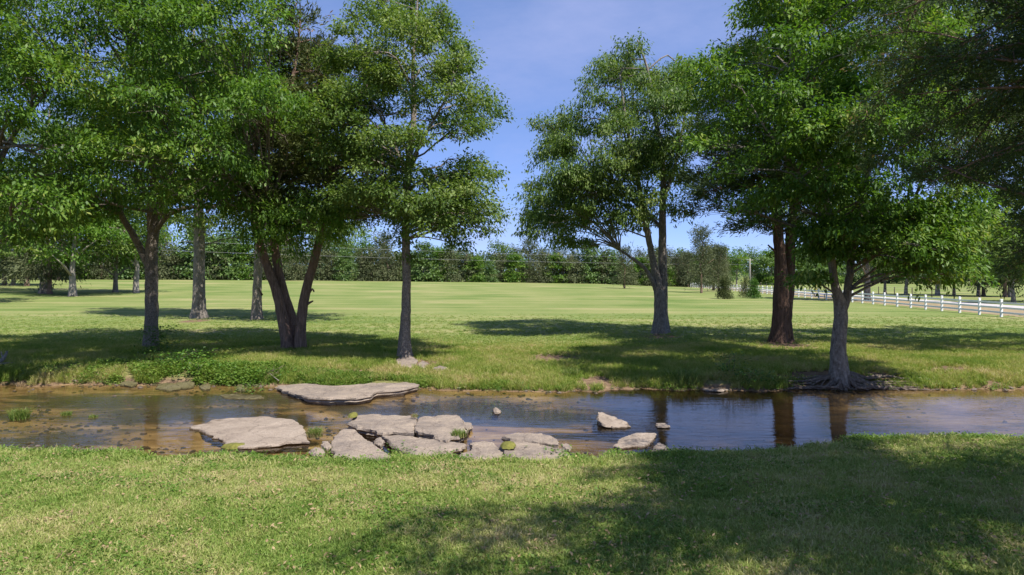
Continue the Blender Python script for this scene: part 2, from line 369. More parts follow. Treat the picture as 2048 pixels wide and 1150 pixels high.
def water_mat():
    m, n, l = new_mat('creek_water')
    o = n.new('ShaderNodeOutputMaterial')
    geo = n.new('ShaderNodeNewGeometry'); pos = geo.outputs['Position']
    w1 = noise(n, l, 1.0, pos, detail=2, rough=0.5, mapscale=(0.9, 4.2, 1))
    w2 = noise(n, l, 1.0, pos, detail=2, rough=0.5, mapscale=(2.4, 11.0, 1), rot=(0, 0, 0.06))
    at = n.new('ShaderNodeAttribute'); at.attribute_name = 'ripple'
    rp = noise(n, l, 3.2, pos, detail=4, rough=0.6, mapscale=(0.6, 1.7, 1), rot=(0, 0, -0.3))
    q = n.new('ShaderNodeMath'); q.operation = 'MULTIPLY'; l.new(at.outputs['Fac'], q.inputs[0]); l.new(rp.outputs['Fac'], q.inputs[1])
    b1 = bump(n, l, w1.outputs['Fac'], 1.0, 0.0055)
    b2 = bump(n, l, w2.outputs['Fac'], 1.0, 0.0042, b1)
    b3 = bump(n, l, q.outputs[0], 1.0, 0.065, b2)
    fr = n.new('ShaderNodeFresnel'); fr.inputs['IOR'].default_value = 1.42; l.new(b3, fr.inputs['Normal'])
    gl = n.new('ShaderNodeBsdfGlossy'); gl.inputs['Roughness'].default_value = 0.015; l.new(b3, gl.inputs['Normal'])
    tr = n.new('ShaderNodeBsdfTransparent'); dp = n.new('ShaderNodeAttribute'); dp.attribute_name = 'depth'
    l.new(mixc(n, l, dp.outputs['Fac'], (0.93, 0.90, 0.80), (0.34, 0.33, 0.28)), tr.inputs['Color'])
    df = n.new('ShaderNodeBsdfDiffuse'); df.inputs['Color'].default_value = (0.20, 0.135, 0.058, 1)
    mk = n.new('ShaderNodeAttribute'); mk.attribute_name = 'murk'
    mx = n.new('ShaderNodeMixShader'); l.new(mk.outputs['Fac'], mx.inputs[0])
    l.new(tr.outputs[0], mx.inputs[1]); l.new(df.outputs[0], mx.inputs[2])
    m2 = n.new('ShaderNodeMixShader'); l.new(fr.outputs[0], m2.inputs[0]); l.new(mx.outputs[0], m2.inputs[1]); l.new(gl.outputs[0], m2.inputs[2])
    l.new(m2.outputs[0], o.inputs['Surface'])
    return m
M['water'] = water_mat()
M['road'] = simple_mat('road', (0.36, 0.33, 0.32), (0.50, 0.47, 0.45), 3.0, 0.9, 0.2, 0.01)

# ------------------------------------------------------------------ object helpers
def mesh_obj(name, verts, faces, mat, parent=None, smooth_=False, loc=(0, 0, 0), attrs=None):
    me = bpy.data.meshes.new(name)
    me.from_pydata([tuple(v) for v in verts], [], [tuple(f) for f in faces])
    if smooth_: me.polygons.foreach_set('use_smooth', [True] * len(me.polygons))
    if attrs:
        for k, v in attrs.items():
            a = me.attributes.new(k, 'FLOAT', 'POINT'); a.data.foreach_set('value', np.asarray(v, np.float32))
    me.materials.append(mat); me.update()
    o = bpy.data.objects.new(name, me); col.objects.link(o); o.location = loc
    if parent is not None: o.parent = parent
    return o

def fast_mesh(name, co, quads, mat, tint=None, smooth_=False):
    """mesh from numpy arrays: co (n,3), quads (m,4) or (m,3)"""
    me = bpy.data.meshes.new(name)
    k = quads.shape[1]
    me.vertices.add(len(co)); me.vertices.foreach_set('co', co.astype(np.float32).ravel())
    me.loops.add(quads.size); me.loops.foreach_set('vertex_index', quads.astype(np.int32).ravel())
    me.polygons.add(len(quads)); me.polygons.foreach_set('loop_start', np.arange(0, quads.size, k, dtype=np.int32))
    me.polygons.foreach_set('loop_total', np.full(len(quads), k, np.int32))
    if smooth_: me.polygons.foreach_set('use_smooth', np.ones(len(quads), bool))
    if tint is not None:
        a = me.attributes.new('tint', 'FLOAT', 'POINT'); a.data.foreach_set('value', tint.astype(np.float32))
    me.materials.append(mat); me.update(calc_edges=True); me.validate()
    return me

def link(name, me, parent=None, loc=(0, 0, 0)):
    o = bpy.data.objects.new(name, me); col.objects.link(o); o.location = loc
    if parent is not None: o.parent = parent
    return o

def tag(o, label=None, cat=None, group=None, kind=None):
    if label: o['label'] = label
    if cat: o['category'] = cat
    if group: o['group'] = group
    if kind: o['kind'] = kind
    return o

def empty(name, loc=(0, 0, 0), rz=0, sc=1.0):
    o = bpy.data.objects.new(name, None); col.objects.link(o)
    o.location = tuple(loc); o.rotation_euler = (0, 0, rz); o.scale = (sc, sc, sc); o.empty_display_size = 0.3
    return o

def copy_part(o, parent):
    c = o.copy(); col.objects.link(c); c.parent = parent
    return c

class MB:
    def __init__(s): s.v = []; s.f = []
    def tube(s, pts, rad, sides=6, wob=0.0, flare=0.0, lobes=5, ph=0.0, rs=None, ridge=0.0):
        pts = [np.asarray(p, float) for p in pts]; n = len(pts); b = len(s.v)
        ref = None
        for i in range(n):
            d = pts[min(i + 1, n - 1)] - pts[max(i - 1, 0)]; d = d / (np.linalg.norm(d) + 1e-9)
            if ref is None:
                ref = np.cross(d, [0, 1, 0] if abs(d[1]) < 0.8 else [1, 0, 0])
            ref = ref - d * np.dot(ref, d); ref /= np.linalg.norm(ref) + 1e-9
            bi = np.cross(d, ref)
            for k in range(sides):
                t = 2 * math.pi * k / sides
                r = rad[i]
                if wob: r *= 1 + wob * (rs.random() - 0.5)
                if ridge: r *= 1 + ridge * math.sin(t * 5 + ph + 0.35 * i) * 0.6 + ridge * math.sin(t * 9 + 2 * ph - 0.2 * i) * 0.5
                if flare:
                    h = np.linalg.norm(pts[i] - pts[0])
                    r *= 1 + flare * math.exp(-h / 0.5) * (0.55 + 0.6 * max(0, math.cos(lobes * t + ph)) ** 1.5)
                s.v.append(pts[i] + (ref * math.cos(t) + bi * math.sin(t)) * r)
        for i in range(n - 1):
            for k in range(sides):
                a = b + i * sides + k; c = b + i * sides + (k + 1) % sides
                s.f.append((a, c, c + sides, a + sides))
        s.f.append(tuple(b + (n - 1) * sides + k for k in range(sides)))
        s.f.append(tuple(b + k for k in reversed(range(sides))))
    def box(s, c, h):
        b = len(s.v); c = np.asarray(c, float)
        for z in (-1, 1):
            for (x, y) in ((-1, -1), (1, -1), (1, 1), (-1, 1)): s.v.append(c + np.array([x * h[0], y * h[1], z * h[2]]))
        s.f += [(b + 3, b + 2, b + 1, b), (b + 4, b + 5, b + 6, b + 7)] + [(b + i, b + (i + 1) % 4, b + 4 + (i + 1) % 4, b + 4 + i) for i in range(4)]
    def build(s, name, mat, parent=None, loc=(0, 0, 0), smooth_=True):
        return mesh_obj(name, s.v, s.f, mat, parent, smooth_, loc)

def spline(pts, rads, step=0.35):
    """Catmull-Rom resample of a polyline with radii"""
    pts = [np.asarray(p, float) for p in pts]; out = []; ro = []
    for i in range(len(pts) - 1):
        p0 = pts[max(i - 1, 0)]; p1 = pts[i]; p2 = pts[i + 1]; p3 = pts[min(i + 2, len(pts) - 1)]
        m = max(2, int(np.linalg.norm(p2 - p1) / step))
        for k in range(m):
            t = k / m
            out.append(0.5 * ((2 * p1) + (-p0 + p2) * t + (2 * p0 - 5 * p1 + 4 * p2 - p3) * t * t + (-p0 + 3 * p1 - 3 * p2 + p3) * t ** 3))
            ro.append(rads[i] * (1 - t) + rads[i + 1] * t)
    out.append(pts[-1]); ro.append(rads[-1])
    return out, ro

# ------------------------------------------------------------------ foliage
def unit(a): return a / (np.linalg.norm(a, axis=-1, keepdims=True) + 1e-9)

def leaf_quads(pos, d, L, W, r, up=0.8):
    """diamond leaves at pos pointing along d"""
    n = len(pos)
    nrm = r.normal(size=(n, 3)); nrm[:, 2] = np.abs(nrm[:, 2]) + up
    s = unit(np.cross(d, nrm)); ls = L * r.uniform(0.55, 1.35, (n, 1)); ws = W * r.uniform(0.65, 1.25, (n, 1))
    curl = np.zeros((n, 3)); curl[:, 2] = -0.12
    v0 = pos; v1 = pos + d * ls * 0.45 + s * ws; v2 = pos + d * ls + curl * ls; v3 = pos + d * ls * 0.45 - s * ws
    co = np.stack([v0, v1, v2, v3], 1).reshape(-1, 3)
    q = np.arange(4 * n).reshape(-1, 4)
    return co, q

def sprays(centers, dirs, k, L, W, r, spread=0.28, droop=0.55, kind='leaf'):
    """k leaves around each spray centre"""
    n = len(centers)
    c = np.repeat(centers, k, 0); d0 = np.repeat(dirs, k, 0)
    t = r.uniform(-0.5, 1.0, (n * k, 1))
    if kind == 'leaf':
        pos = c + d0 * t * spread * 1.5 + r.normal(size=(n * k, 3)) * spread * np.array([0.45, 0.45, 0.28])
        d = unit(d0 * 0.55 + r.normal(size=(n * k, 3)) * 0.55 + np.array([0, 0, -droop]))
        up = 1.7
    else:
        pos = c + d0 * t * spread * 2.0 + r.normal(size=(n * k, 3)) * spread * 0.35
        d = unit(d0 * 0.9 + r.normal(size=(n * k, 3)) * 0.45 + np.array([0, 0, 0.15 - droop]))
        up = 0.1
    co, q = leaf_quads(pos, d, L, W, r, up)
    tint = np.repeat(np.clip(np.repeat(r.normal(0.45, 0.17, n) + .9 * (fbm(centers[:, 0] * .55 + 5, centers[:, 2] * .7 + centers[:, 1] * .4, 71) - .5), k) + r.normal(0, 0.14, n * k), 0, 1), 4)
    return co, q, tint

def in_poly(px, py, poly):
    c = False; n = len(poly); j = n - 1
    for i in range(n):
        xi, yi = poly[i]; xj, yj = poly[j]
        if (yi > py) != (yj > py) and px < (xj - xi) * (py - yi) / (yj - yi) + xi: c = not c
        j = i
    return c

def edge_dist(px, py, poly):
    best = 1e9; n = len(poly)
    for i in range(n):
        a = np.array(poly[i], float); b = np.array(poly[(i + 1) % n], float); p = np.array([px, py])
        t = np.clip(np.dot(p - a, b - a) / np.dot(b - a, b - a), 0, 1)
        best = min(best, np.linalg.norm(p - a - (b - a) * t))
    return best

def auto_blobs(poly, n, rmin, rmax, half, r, Y, dy0=0.0, edge=0.75):
    """clumps filling an outline given in photo pixels at depth Y; half = half depth in metres"""
    us = [p[0] for p in poly]; vs = [p[1] for p in poly]; out = []
    R = 0
    for _ in range(60):
        u = r.uniform(min(us), max(us)); v = r.uniform(min(vs), max(vs))
        if in_poly(u, v, poly): R = max(R, edge_dist(u, v, poly))
    tries = 0
    while len(out) < n and tries < 6000:
        tries += 1
        u = r.uniform(min(us), max(us)); v = r.uniform(min(vs), max(vs))
        if not in_poly(u, v, poly): continue
        e = edge_dist(u, v, poly); rad = r.uniform(rmin, rmax)
        if e < rad * edge: 
            if e < rmin * 0.5: continue
            rad = max(rmin * 0.6, e / edge)
        k = min(1, e / max(R, 1)); dmax = half * math.sqrt(max(0, 1 - (1 - k) ** 2)) + 0.3
        dy = r.uniform(-1, 1); dy = math.copysign(abs(dy) ** 0.7, dy) * dmax
        c = P(u, v, Y + dy + dy0); rm = rad / F * (Y + dy + dy0)
        ok = True
        for (c2, r2) in out:
            if np.linalg.norm((c - c2) * np.array([1, 1, 1.25])) < 0.62 * (rm + r2) * (0.9 if tries < 3000 else 0.5): ok = False; break
        if ok: out.append((c, rm))
    return out

def blob_sprays(blobs, total, r, base, squash=0.7, shell=0.22):
    """spray centres and directions spread over the clumps by their size"""
    w = np.array([b[1] ** 2.2 for b in blobs]); w = w / w.sum(); C = []; D = []
    for (c, rad), k in zip(blobs, w):
        n = max(6, int(total * k)); sq = squash * r.uniform(.7, 1.25); st = r.uniform(.85, 1.35, 2)
        d = r.normal(size=(n, 3)); d[:, 2] = np.where(d[:, 2] < -0.35, -d[:, 2], d[:, 2]); d = unit(d); rr = np.cbrt(r.uniform(shell, 1.15, (n, 1))) * rad
        # ragged surface so that the clump is no ball
        lump = 0.38 + 1.15 * fbm(d[:, 0] * 2.3 + c[0] * 3, d[:, 1] * 2.3 + d[:, 2] * 2.9 + c[2] * 3, 3, 2)[:, None]
        p = d * rr * lump * np.array([st[0], st[1], sq])
        far = r.random(n) < .12; p[far] *= r.uniform(1.1, 1.55, (far.sum(), 1))
        p[:, 2] -= 0.10 * (p[:, 0] ** 2 + p[:, 1] ** 2) / max(rad, .3)
        C.append(c + p)
        out = unit(p) * 0.7 + unit((c + p) - base) * 0.6 + np.array([0, 0, -0.15]); D.append(unit(out))
    return np.concatenate(C), np.concatenate(D)

def main_tree(name, label, cat, base, stems, polys, n_sprays, per, L, W, leafmat, barkmat, seed, half=4.0, nb=50, rr=(28, 62), kind='leaf',
              spread=0.3, droop=0.5, squash=0.7, flare=0.9, ridge=0.05, Y=None, extra=None, stubs=(), edge=0.75, group=None, limb_r=1.0, zmin=0.0):
    r = np.random.default_rng(seed)
    base = np.asarray(base, float); Y = base[1] if Y is None else Y
    root = tag(empty(name, base), label, cat, group)
    # stems: pixel polylines (u, v, width px, depth offset)
    stem_pts = []
    tb = MB()
    for si, st in enumerate(stems):
        pts = [P(u, v, Y + dy) - base for (u, v, w, dy) in st]; rad = [w * 0.5 / F * (Y + dy) for (u, v, w, dy) in st]
        if si == 0 or st[0][1] >= stems[0][0][1] - 12: pts[0] = pts[0] * np.array([1, 1, 0]) + np.array([0, 0, -0.25])
        sp, sr = spline(pts, rad, 0.22)
        rs = random.Random(seed + si)
        sp = [p + np.array([rs.uniform(-1, 1), rs.uniform(-1, 1), 0]) * 0.012 for p in sp]
        tb.tube(sp, sr, 16, wob=0.07, flare=(flare * 1.35 if si == 0 or st[0][1] >= stems[0][0][1] - 12 else 0), ph=seed + si, rs=rs, ridge=ridge)
        stem_pts += list(zip(sp, sr))
    tb.build('trunk', barkmat, root)
    blobs = []
    for pi, (poly, k, hd, dy0) in enumerate(polys):
        blobs += auto_blobs(poly, k, rr[0], rr[1], hd, r, Y, dy0, edge)
    if extra: blobs += [(P(u, v, Y + dy), q / F * (Y + dy)) for (u, v, q, dy) in extra]
    SP = np.array([p for p, _ in stem_pts]); SR = np.array([q for _, q in stem_pts])
    for (c, rad) in blobs:
        e = c - base
        dist = np.linalg.norm(SP - e, axis=1) + np.where(SP[:, 2] > e[2] - 0.15 * np.linalg.norm((SP - e)[:, :2], axis=1), 3.0 + 2 * np.maximum(SP[:, 2] - e[2], 0), 0) + np.where(SR < 0.03, 1.0, 0) + np.where(SP[:, 2] < zmin, 6.0, 0)
        i = int(np.argmin(dist)); a = SP[i]; ln = np.linalg.norm(e - a)
        r0 = min(SR[i] * 0.7, (0.016 + 0.011 * ln) * limb_r)
        m1 = a + (e - a) * 0.4 + np.array([0, 0, 0.10 * ln]) + r.normal(size=3) * 0.06 * ln
        m2 = a + (e - a) * 0.75 + np.array([0, 0, 0.06 * ln]) + r.normal(size=3) * 0.05 * ln
        sp, sr = spline([a, m1, m2, e], [r0, r0 * 0.75, r0 * 0.5, r0 * 0.22], 0.5)
        b = MB(); b.tube(sp, sr, 6)
        for q in range(5):
            s0 = sp[int(len(sp) * r.uniform(0.45, 0.95))]; t0 = e + unit(r.normal(size=3)) * rad * 0.85 * np.array([1.1, 1.1, squash])
            mid = (s0 + t0) / 2 + r.normal(size=3) * 0.08
            b.tube([s0, mid, t0], [r0 * 0.32 + 0.004, r0 * 0.2 + 0.003, 0.003], 4)
        b.build('branch', barkmat, root)
    for st in stubs:
        pts = [P(u, v, Y + dy) - base for (u, v, w, dy) in st]; sp, sr = spline(pts, [w * 0.5 / F * Y for (u, v, w, dy) in st], 0.2)
        b = MB(); b.tube(sp, sr, 6); b.build('branch', barkmat, root)
    C, D = blob_sprays(blobs, n_sprays, r, base + np.array([0, 0, 4.0]), squash)
    co, q, tint = sprays(C, D, per, L, W, r, spread, droop, kind)
    me = fast_mesh('crown', co - base, q, leafmat, tint)
    tag(link('crown', me, root), kind='stuff')
    return root

# ------------------------------------------------------------------ ground
def axis(parts):
    o = []
    for a, b, s in parts: o += list(np.arange(a, b, s))
    return np.array(o)
gx = np.concatenate([[-900, -700, -500, -380, -300, -240, -200], axis([(-170, -60, 5), (-60, -26, 1.2), (-26, 26, 0.2), (26, 70, 1.0), (70, 170, 5)]), [175, 220, 280, 360, 480, 650, 900]])
gy = np.concatenate([[-120, -80, -50, -30, -18, -10, -5, -2], axis([(0, 12, 0.5), (12, 30, 0.16), (30, 62, 0.5), (62, 100, 2), (100, 260, 5)]), [265, 290, 320, 360, 400, 450, 520, 600, 750, 1000]])
X, Yg = np.meshgrid(gx, gy)
Z = gz(X, Yg)
BARE = [(1195, 764, 50, 12, 1.1), (1110, 717, 85, 10, 0.9), (700, 744, 120, 8, .8), (1420, 722, 70, 6, .75), (1900, 738, 80, 9, .8), (1660, 758, 120, 18, 1.1), (1010, 752, 60, 8, .6), (1990, 768, 40, 6, .9), (60, 702, 60, 6, .5), (812, 722, 40, 8, 1.0), (1565, 690, 60, 9, 0.9), (1640, 752, 90, 16, 0.95), (1760, 752, 55, 12, 0.85), (1860, 745, 55, 12, 0.6),
        (1320, 672, 45, 5, 0.8), (850, 728, 60, 12, 0.8), (800, 750, 90, 8, 0.5), (940, 925, 120, 14, 0.62), (1290, 948, 110, 22, 0.85), (100, 920, 90, 10, 0.5), (700, 940, 120, 12, 0.35),
        (390, 642, 30, 4, 0.8), (590, 700, 50, 6, 0.6), (1380, 742, 50, 8, 0.6), (2035, 1030, 40, 22, 0.9), (1480, 735, 80, 10, 0.45), (660, 745, 60, 8, 0.6), (1500, 975, 40, 8, 0.4)]
BW = []
for (u, v, a, b, s) in BARE:
    c = G(u, v); ex = a / F * c[1]; ey = abs(G(u, v - b)[1] - c[1]); BW.append((c[0], c[1], max(ex, 0.2), max(ey, 0.2), s))
def bare_at(x, y):
    o = np.zeros_like(np.asarray(x, float))
    for (cx, cy, ex, ey, s) in BW:
        o = np.maximum(o, s * np.exp(-(((x - cx) / ex) ** 2 + ((y - cy) / ey) ** 2)))
    return o
dn_ = y_near(X) - Yg; df_ = Yg - y_far(X)
bed = np.where((dn_ < 0) & (df_ < 0), 1.0, 0.0) * smooth(np.minimum(-dn_, -df_) / 0.25)
tall = np.where(dn_ > 0, 1.0 - smooth((-5 - Yg + 5) / 5), np.where(df_ > 0, 1 - smooth((df_ - 7 + 4 * (fbm(X * .2, Yg * .2, 9) - .5)) / 7), 1))
edge_soil = np.maximum(np.exp(-np.abs(dn_) / 0.16), 1.0 * np.exp(-np.abs(df_) / 0.30))
bare = np.maximum(bare_at(X, Yg), edge_soil)
ALG = [(-1.5, 19.5, 2.6, 1.6, 1.0), (0.6, 19.0, 1.8, 1.2, 1.0), (-8.5, 18.8, 3.5, 1.5, 0.6), (-4.3, 19.6, 0.8, 0.4, 0.8), (-10.5, 15.6, 1.6, 0.8, 0.7), (2.2, 16.8, 1.3, 0.4, 0.8), (-11, 20.8, 4, 1.2, 0.75), (-7, 21.3, 2.5, .8, .8), (-14, 18.5, 2, .6, .7), (-6.8, 18.0, 1.6, .5, .7), (-3.6, 18.4, .7, .35, .8), (6, 21, 3, 1, 0.3), (12, 18, 4, 1.6, 0.3)]
algae = np.zeros_like(X)
for (cx, cy, ex, ey, s) in ALG: algae = np.maximum(algae, s * np.exp(-(((X - cx) / ex) ** 2 + ((Yg - cy) / ey) ** 2)))
ny_, nx_ = X.shape
idx = np.arange(nx_ * ny_).reshape(ny_, nx_)
quads = np.stack([idx[:-1, :-1], idx[:-1, 1:], idx[1:, 1:], idx[1:, :-1]], -1).reshape(-1, 4)
gme = fast_mesh('ground', np.stack([X, Yg, Z], -1).reshape(-1, 3), quads, M['ground'], smooth_=True)
for nm, arr in (('bed', bed), ('tall', tall), ('bare', bare), ('algae', algae), ('silt', smooth((X - 0.5) / 2.5) * (1 - .75 * smooth((X - 9) / 3)))):
    a = gme.attributes.new(nm, 'FLOAT', 'POINT'); a.data.foreach_set('value', arr.ravel().astype(np.float32))
tag(link('ground', gme), kind='structure')

# ------------------------------------------------------------------ water
wx = np.concatenate([[-600, -200, -60], axis([(-28, 28, 0.25)]), [60, 200, 600]])
wy = np.arange(12.6, 26.0, 0.25)
WX, WY = np.meshgrid(wx, wy)
rip = np.zeros_like(WX)
for (cx, cy, ex, ey, s) in [(-1.4, 19.6, 2.8, 1.4, 1.0), (0.7, 18.6, 1.8, 1.0, 1.0), (-4.6, 19.6, 1.2, 0.8, 0.6), (-8, 19.6, 4, 1.6, 0.35), (5.0, 17.5, 4, 2.5, 0.10), (-3, 17.2, 1.2, 0.6, 0.4), (2.2, 17.2, 1.4, .9, .35)]:
    rip = np.maximum(rip, s * np.exp(-(((WX - cx) / ex) ** 2 + ((WY - cy) / ey) ** 2)))
idx = np.arange(WX.size).reshape(WX.shape)
quads = np.stack([idx[:-1, :-1], idx[:-1, 1:], idx[1:, 1:], idx[1:, :-1]], -1).reshape(-1, 4)
wme = fast_mesh('creek_water', np.stack([WX, WY, WX * 0], -1).reshape(-1, 3), quads, M['water'], smooth_=True)
a = wme.attributes.new('ripple', 'FLOAT', 'POINT'); a.data.foreach_set('value', rip.ravel().astype(np.float32))
pool = smooth((WX - 1.2) / 2.2) * (1 - smooth((WX - 8.0) / 2.5)) * smooth((WY - 15.0) / 1.2)
a = wme.attributes.new('depth', 'FLOAT', 'POINT'); a.data.foreach_set('value', pool.ravel().astype(np.float32))
murk = 0.03 + 0.10 * smooth((-2.0 - WX + .8 * (WY - 18)) / 4) + 0.22 * smooth((WX - 8.5) / 3) + 0.05 * (fbm(WX * .5, WY * .9, 51) - .5)
a = wme.attributes.new('murk', 'FLOAT', 'POINT'); a.data.foreach_set('value', np.clip(murk, 0.02, .5).ravel().astype(np.float32))
tag(link('creek_water', wme), kind='structure')

# ------------------------------------------------------------------ road beyond the fence
def fence_x(y): return 32.1 + 0.1 * y
def strip(name, o0, o1, lift, mat, y0=20, y1=330):
    ys = np.arange(y0, y1, 4.0); nl = 5; vv = []; ff = []
    for y in ys:
        for k in range(nl):
            o = o0 + (o1 - o0) * k / (nl - 1); x = fence_x(y) + o
            vv.append((x, y, gz1(x, y) + lift))
    for i in range(len(ys) - 1):
        for k in range(nl - 1): a = i * nl + k; ff.append((a, a + 1, a + 1 + nl, a + nl))
    return mesh_obj(name, vv, ff, mat, None, True)
tag(strip('road_verge', 1.2, 8.9, 0.012, simple_mat('verge_soil', (0.16, 0.15, 0.06), (0.36, 0.25, 0.16), 0.9, 0.95, 0.4, 0.03)), kind='structure')
tag(strip('road', 8.6, 14.2, 0.03, M['road']), kind='structure')

# ------------------------------------------------------------------ large trees by the creek
bx = G(302, 694)
main_tree('ash_tree', 'tall leafy tree with a low forked left limb, weeds growing round its base', 'tree', bx,
    [[(302, 694, 27, 0), (303, 640, 25, 0), (303, 560, 24, 0), (303, 500, 23, 0), (312, 440, 19, 0), (326, 390, 15, .3), (345, 300, 12, .6), (350, 180, 9, .8), (345, 60, 6, .8), (340, -60, 3, .8)],
     [(299, 535, 15, 0), (285, 505, 14, 0), (262, 462, 13, -.2), (243, 430, 11, -.4), (225, 370, 9, -.8), (200, 290, 7, -1), (180, 200, 5, -1), (170, 80, 3, -1)],
     [(304, 480, 14, 0), (300, 420, 12, -.3), (308, 350, 11, -.8), (290, 250, 9, -1.2), (270, 150, 6, -1.2), (260, 20, 3, -1.2)],
     [(306, 470, 11, 0), (345, 425, 9, -.8), (420, 412, 7, -1.4), (520, 425, 6, -1.9), (600, 440, 4, -2.2), (650, 450, 3, -2.2)]],
    [([(130, -170), (560, -170), (575, 30), (560, 110), (600, 180), (615, 260), (560, 320), (500, 390), (470, 450), (380, 470), (290, 450), (200, 480), (90, 480), (60, 400), (70, 330), (120, 290), (150, 250), (140, 190), (90, 130), (70, 40)], 118, 6.0, -3.4),
     ([(420, 380), (560, 390), (620, 365), (695, 430), (685, 480), (640, 520), (600, 535), (545, 500), (430, 470)], 9, 1.2, -2.0)],
    8600, 15, 0.18, 0.036, M['leaf_ash'], M['bark_warty'], 11, rr=(34, 70), spread=0.30, droop=0.65, flare=0.25, ridge=0.02, zmin=5.7)

b0 = np.array([-19.6, 25.6, gz1(-19.6, 25.6)]); U0 = CX + F * b0[0] / b0[1]; V0 = HV + F * (CZ - b0[2]) / b0[1]
main_tree('ash_tree', 'leafy tree reaching in over the left bank above the driftwood', 'tree', b0,
    [[(U0, V0, 26, 0), (U0 + 4, 600, 23, 0), (U0 + 2, 480, 20, 0), (U0 + 20, 360, 16, 0), (U0 + 26, 230, 11, 0), (U0 + 40, 90, 7, 0), (U0 + 44, -60, 3, 0)],
     [(U0 + 6, 440, 13, 0), (U0 + 50, 330, 11, -.3), (U0 + 95, 250, 8, -.6), (U0 + 150, 180, 5, -.6), (U0 + 180, 120, 3, -.6)]],
    [([(-330, -170), (110, -170), (150, 0), (120, 95), (125, 140), (110, 200), (115, 250), (150, 300), (170, 400), (110, 490), (-60, 520), (-330, 480)], 76, 5.0, -1.0)],
    5000, 15, 0.18, 0.038, M['leaf_ash'], M['bark_ash'], 12, rr=(34, 66), spread=0.30, droop=0.6, flare=0.5)

bx = G(590, 697)
main_tree('cedar_tree', 'cedar with three shaggy red-brown stems splaying from one base', 'tree', bx,
    [[(578, 697, 24.0, 0), (566, 640, 20.8, .1), (552, 580, 18.4, .1), (530, 520, 16.0, .2), (514, 470, 14.4, .3), (506, 400, 12.0, .3), (510, 300, 9.6, .3), (530, 180, 6.4, .3), (545, 80, 3.2, .3)],
     [(588, 697, 22.4, .35), (583, 640, 19.2, .6), (566, 580, 17.6, .5), (553, 520, 16.8, .6), (547, 440, 13.6, .6), (560, 330, 11.2, .6), (580, 200, 8.0, .6), (598, 70, 4.0, .6), (600, 20, 2.4, .6)],
     [(601, 697, 20.8, .1), (603, 640, 20.0, 0), (612, 580, 18.4, 0), (626, 530, 16.0, 0), (642, 470, 13.6, 0), (660, 390, 10.4, 0), (680, 300, 7.2, 0), (690, 220, 4.0, 0)]],
    [([(575, -20), (628, -20), (650, 60), (665, 150), (720, 220), (790, 330), (800, 420), (740, 470), (650, 455), (560, 465), (480, 430), (465, 350), (490, 250), (540, 110)], 92, 3.4, 0.8)],
    4400, 16, 0.24, 0.026, M['leaf_cedar'], M['bark_cedar'], 21, kind='needle', rr=(24, 48), spread=0.22, droop=0.1, squash=0.6, flare=0.45, ridge=0.10, Y=bx[1],
    stubs=[[(612, 610, 7, 0), (618, 606, 5, -.1), (626, 602, 3, -.2)], [(618, 585, 6, 0), (625, 578, 4, 0), (628, 584, 3, 0)], [(524, 590, 5, 0), (518, 578, 3, -.2)], [(530, 500, 9, -.1), (531, 497, 8, -.25)]], limb_r=1.1)

bx = G(813, 716)
main_tree('elm_tree', 'straight slender tree with rough bark and stones at its flared foot', 'tree', bx,
    [[(812, 716, 24, 0), (810, 680, 22, 0), (812, 620, 19, 0), (813, 560, 17, 0), (812, 480, 16, 0), (813, 400, 15, 0), (818, 320, 13, 0), (828, 230, 11, 0), (826, 140, 8, 0), (832, 50, 5, 0), (836, -10, 3, 0)],
     [(820, 330, 8, 0), (850, 270, 6, -.4), (890, 200, 4, -.6), (920, 120, 2.5, -.6)], [(815, 350, 8, 0), (780, 270, 6, .4), (740, 190, 4, .5), (715, 100, 2.5, .5)]],
    [([(635, 80), (660, 30), (700, 25), (750, -20), (860, -35), (915, 45), (962, 95), (940, 150), (975, 190), (982, 270), (915, 290), (880, 320), (870, 420), (760, 440), (680, 440), (640, 350), (620, 250), (650, 150)], 58, 3.4, 0),
     ([(800, 330), (870, 330), (930, 310), (1003, 300), (985, 345), (1045, 400), (1000, 425), (1025, 470), (940, 480), (905, 520), (865, 485), (800, 500), (770, 440)], 24, 2.4, -0.4),
     ([(790, 470), (840, 470), (850, 560), (830, 560), (800, 520)], 2, 0.5, -0.4)],
    5800, 15, 0.145, 0.038, M['leaf_elm'], M['bark_warty'], 31, rr=(22, 50), spread=0.26, droop=0.45, squash=0.62, flare=0.9, zmin=4.6)

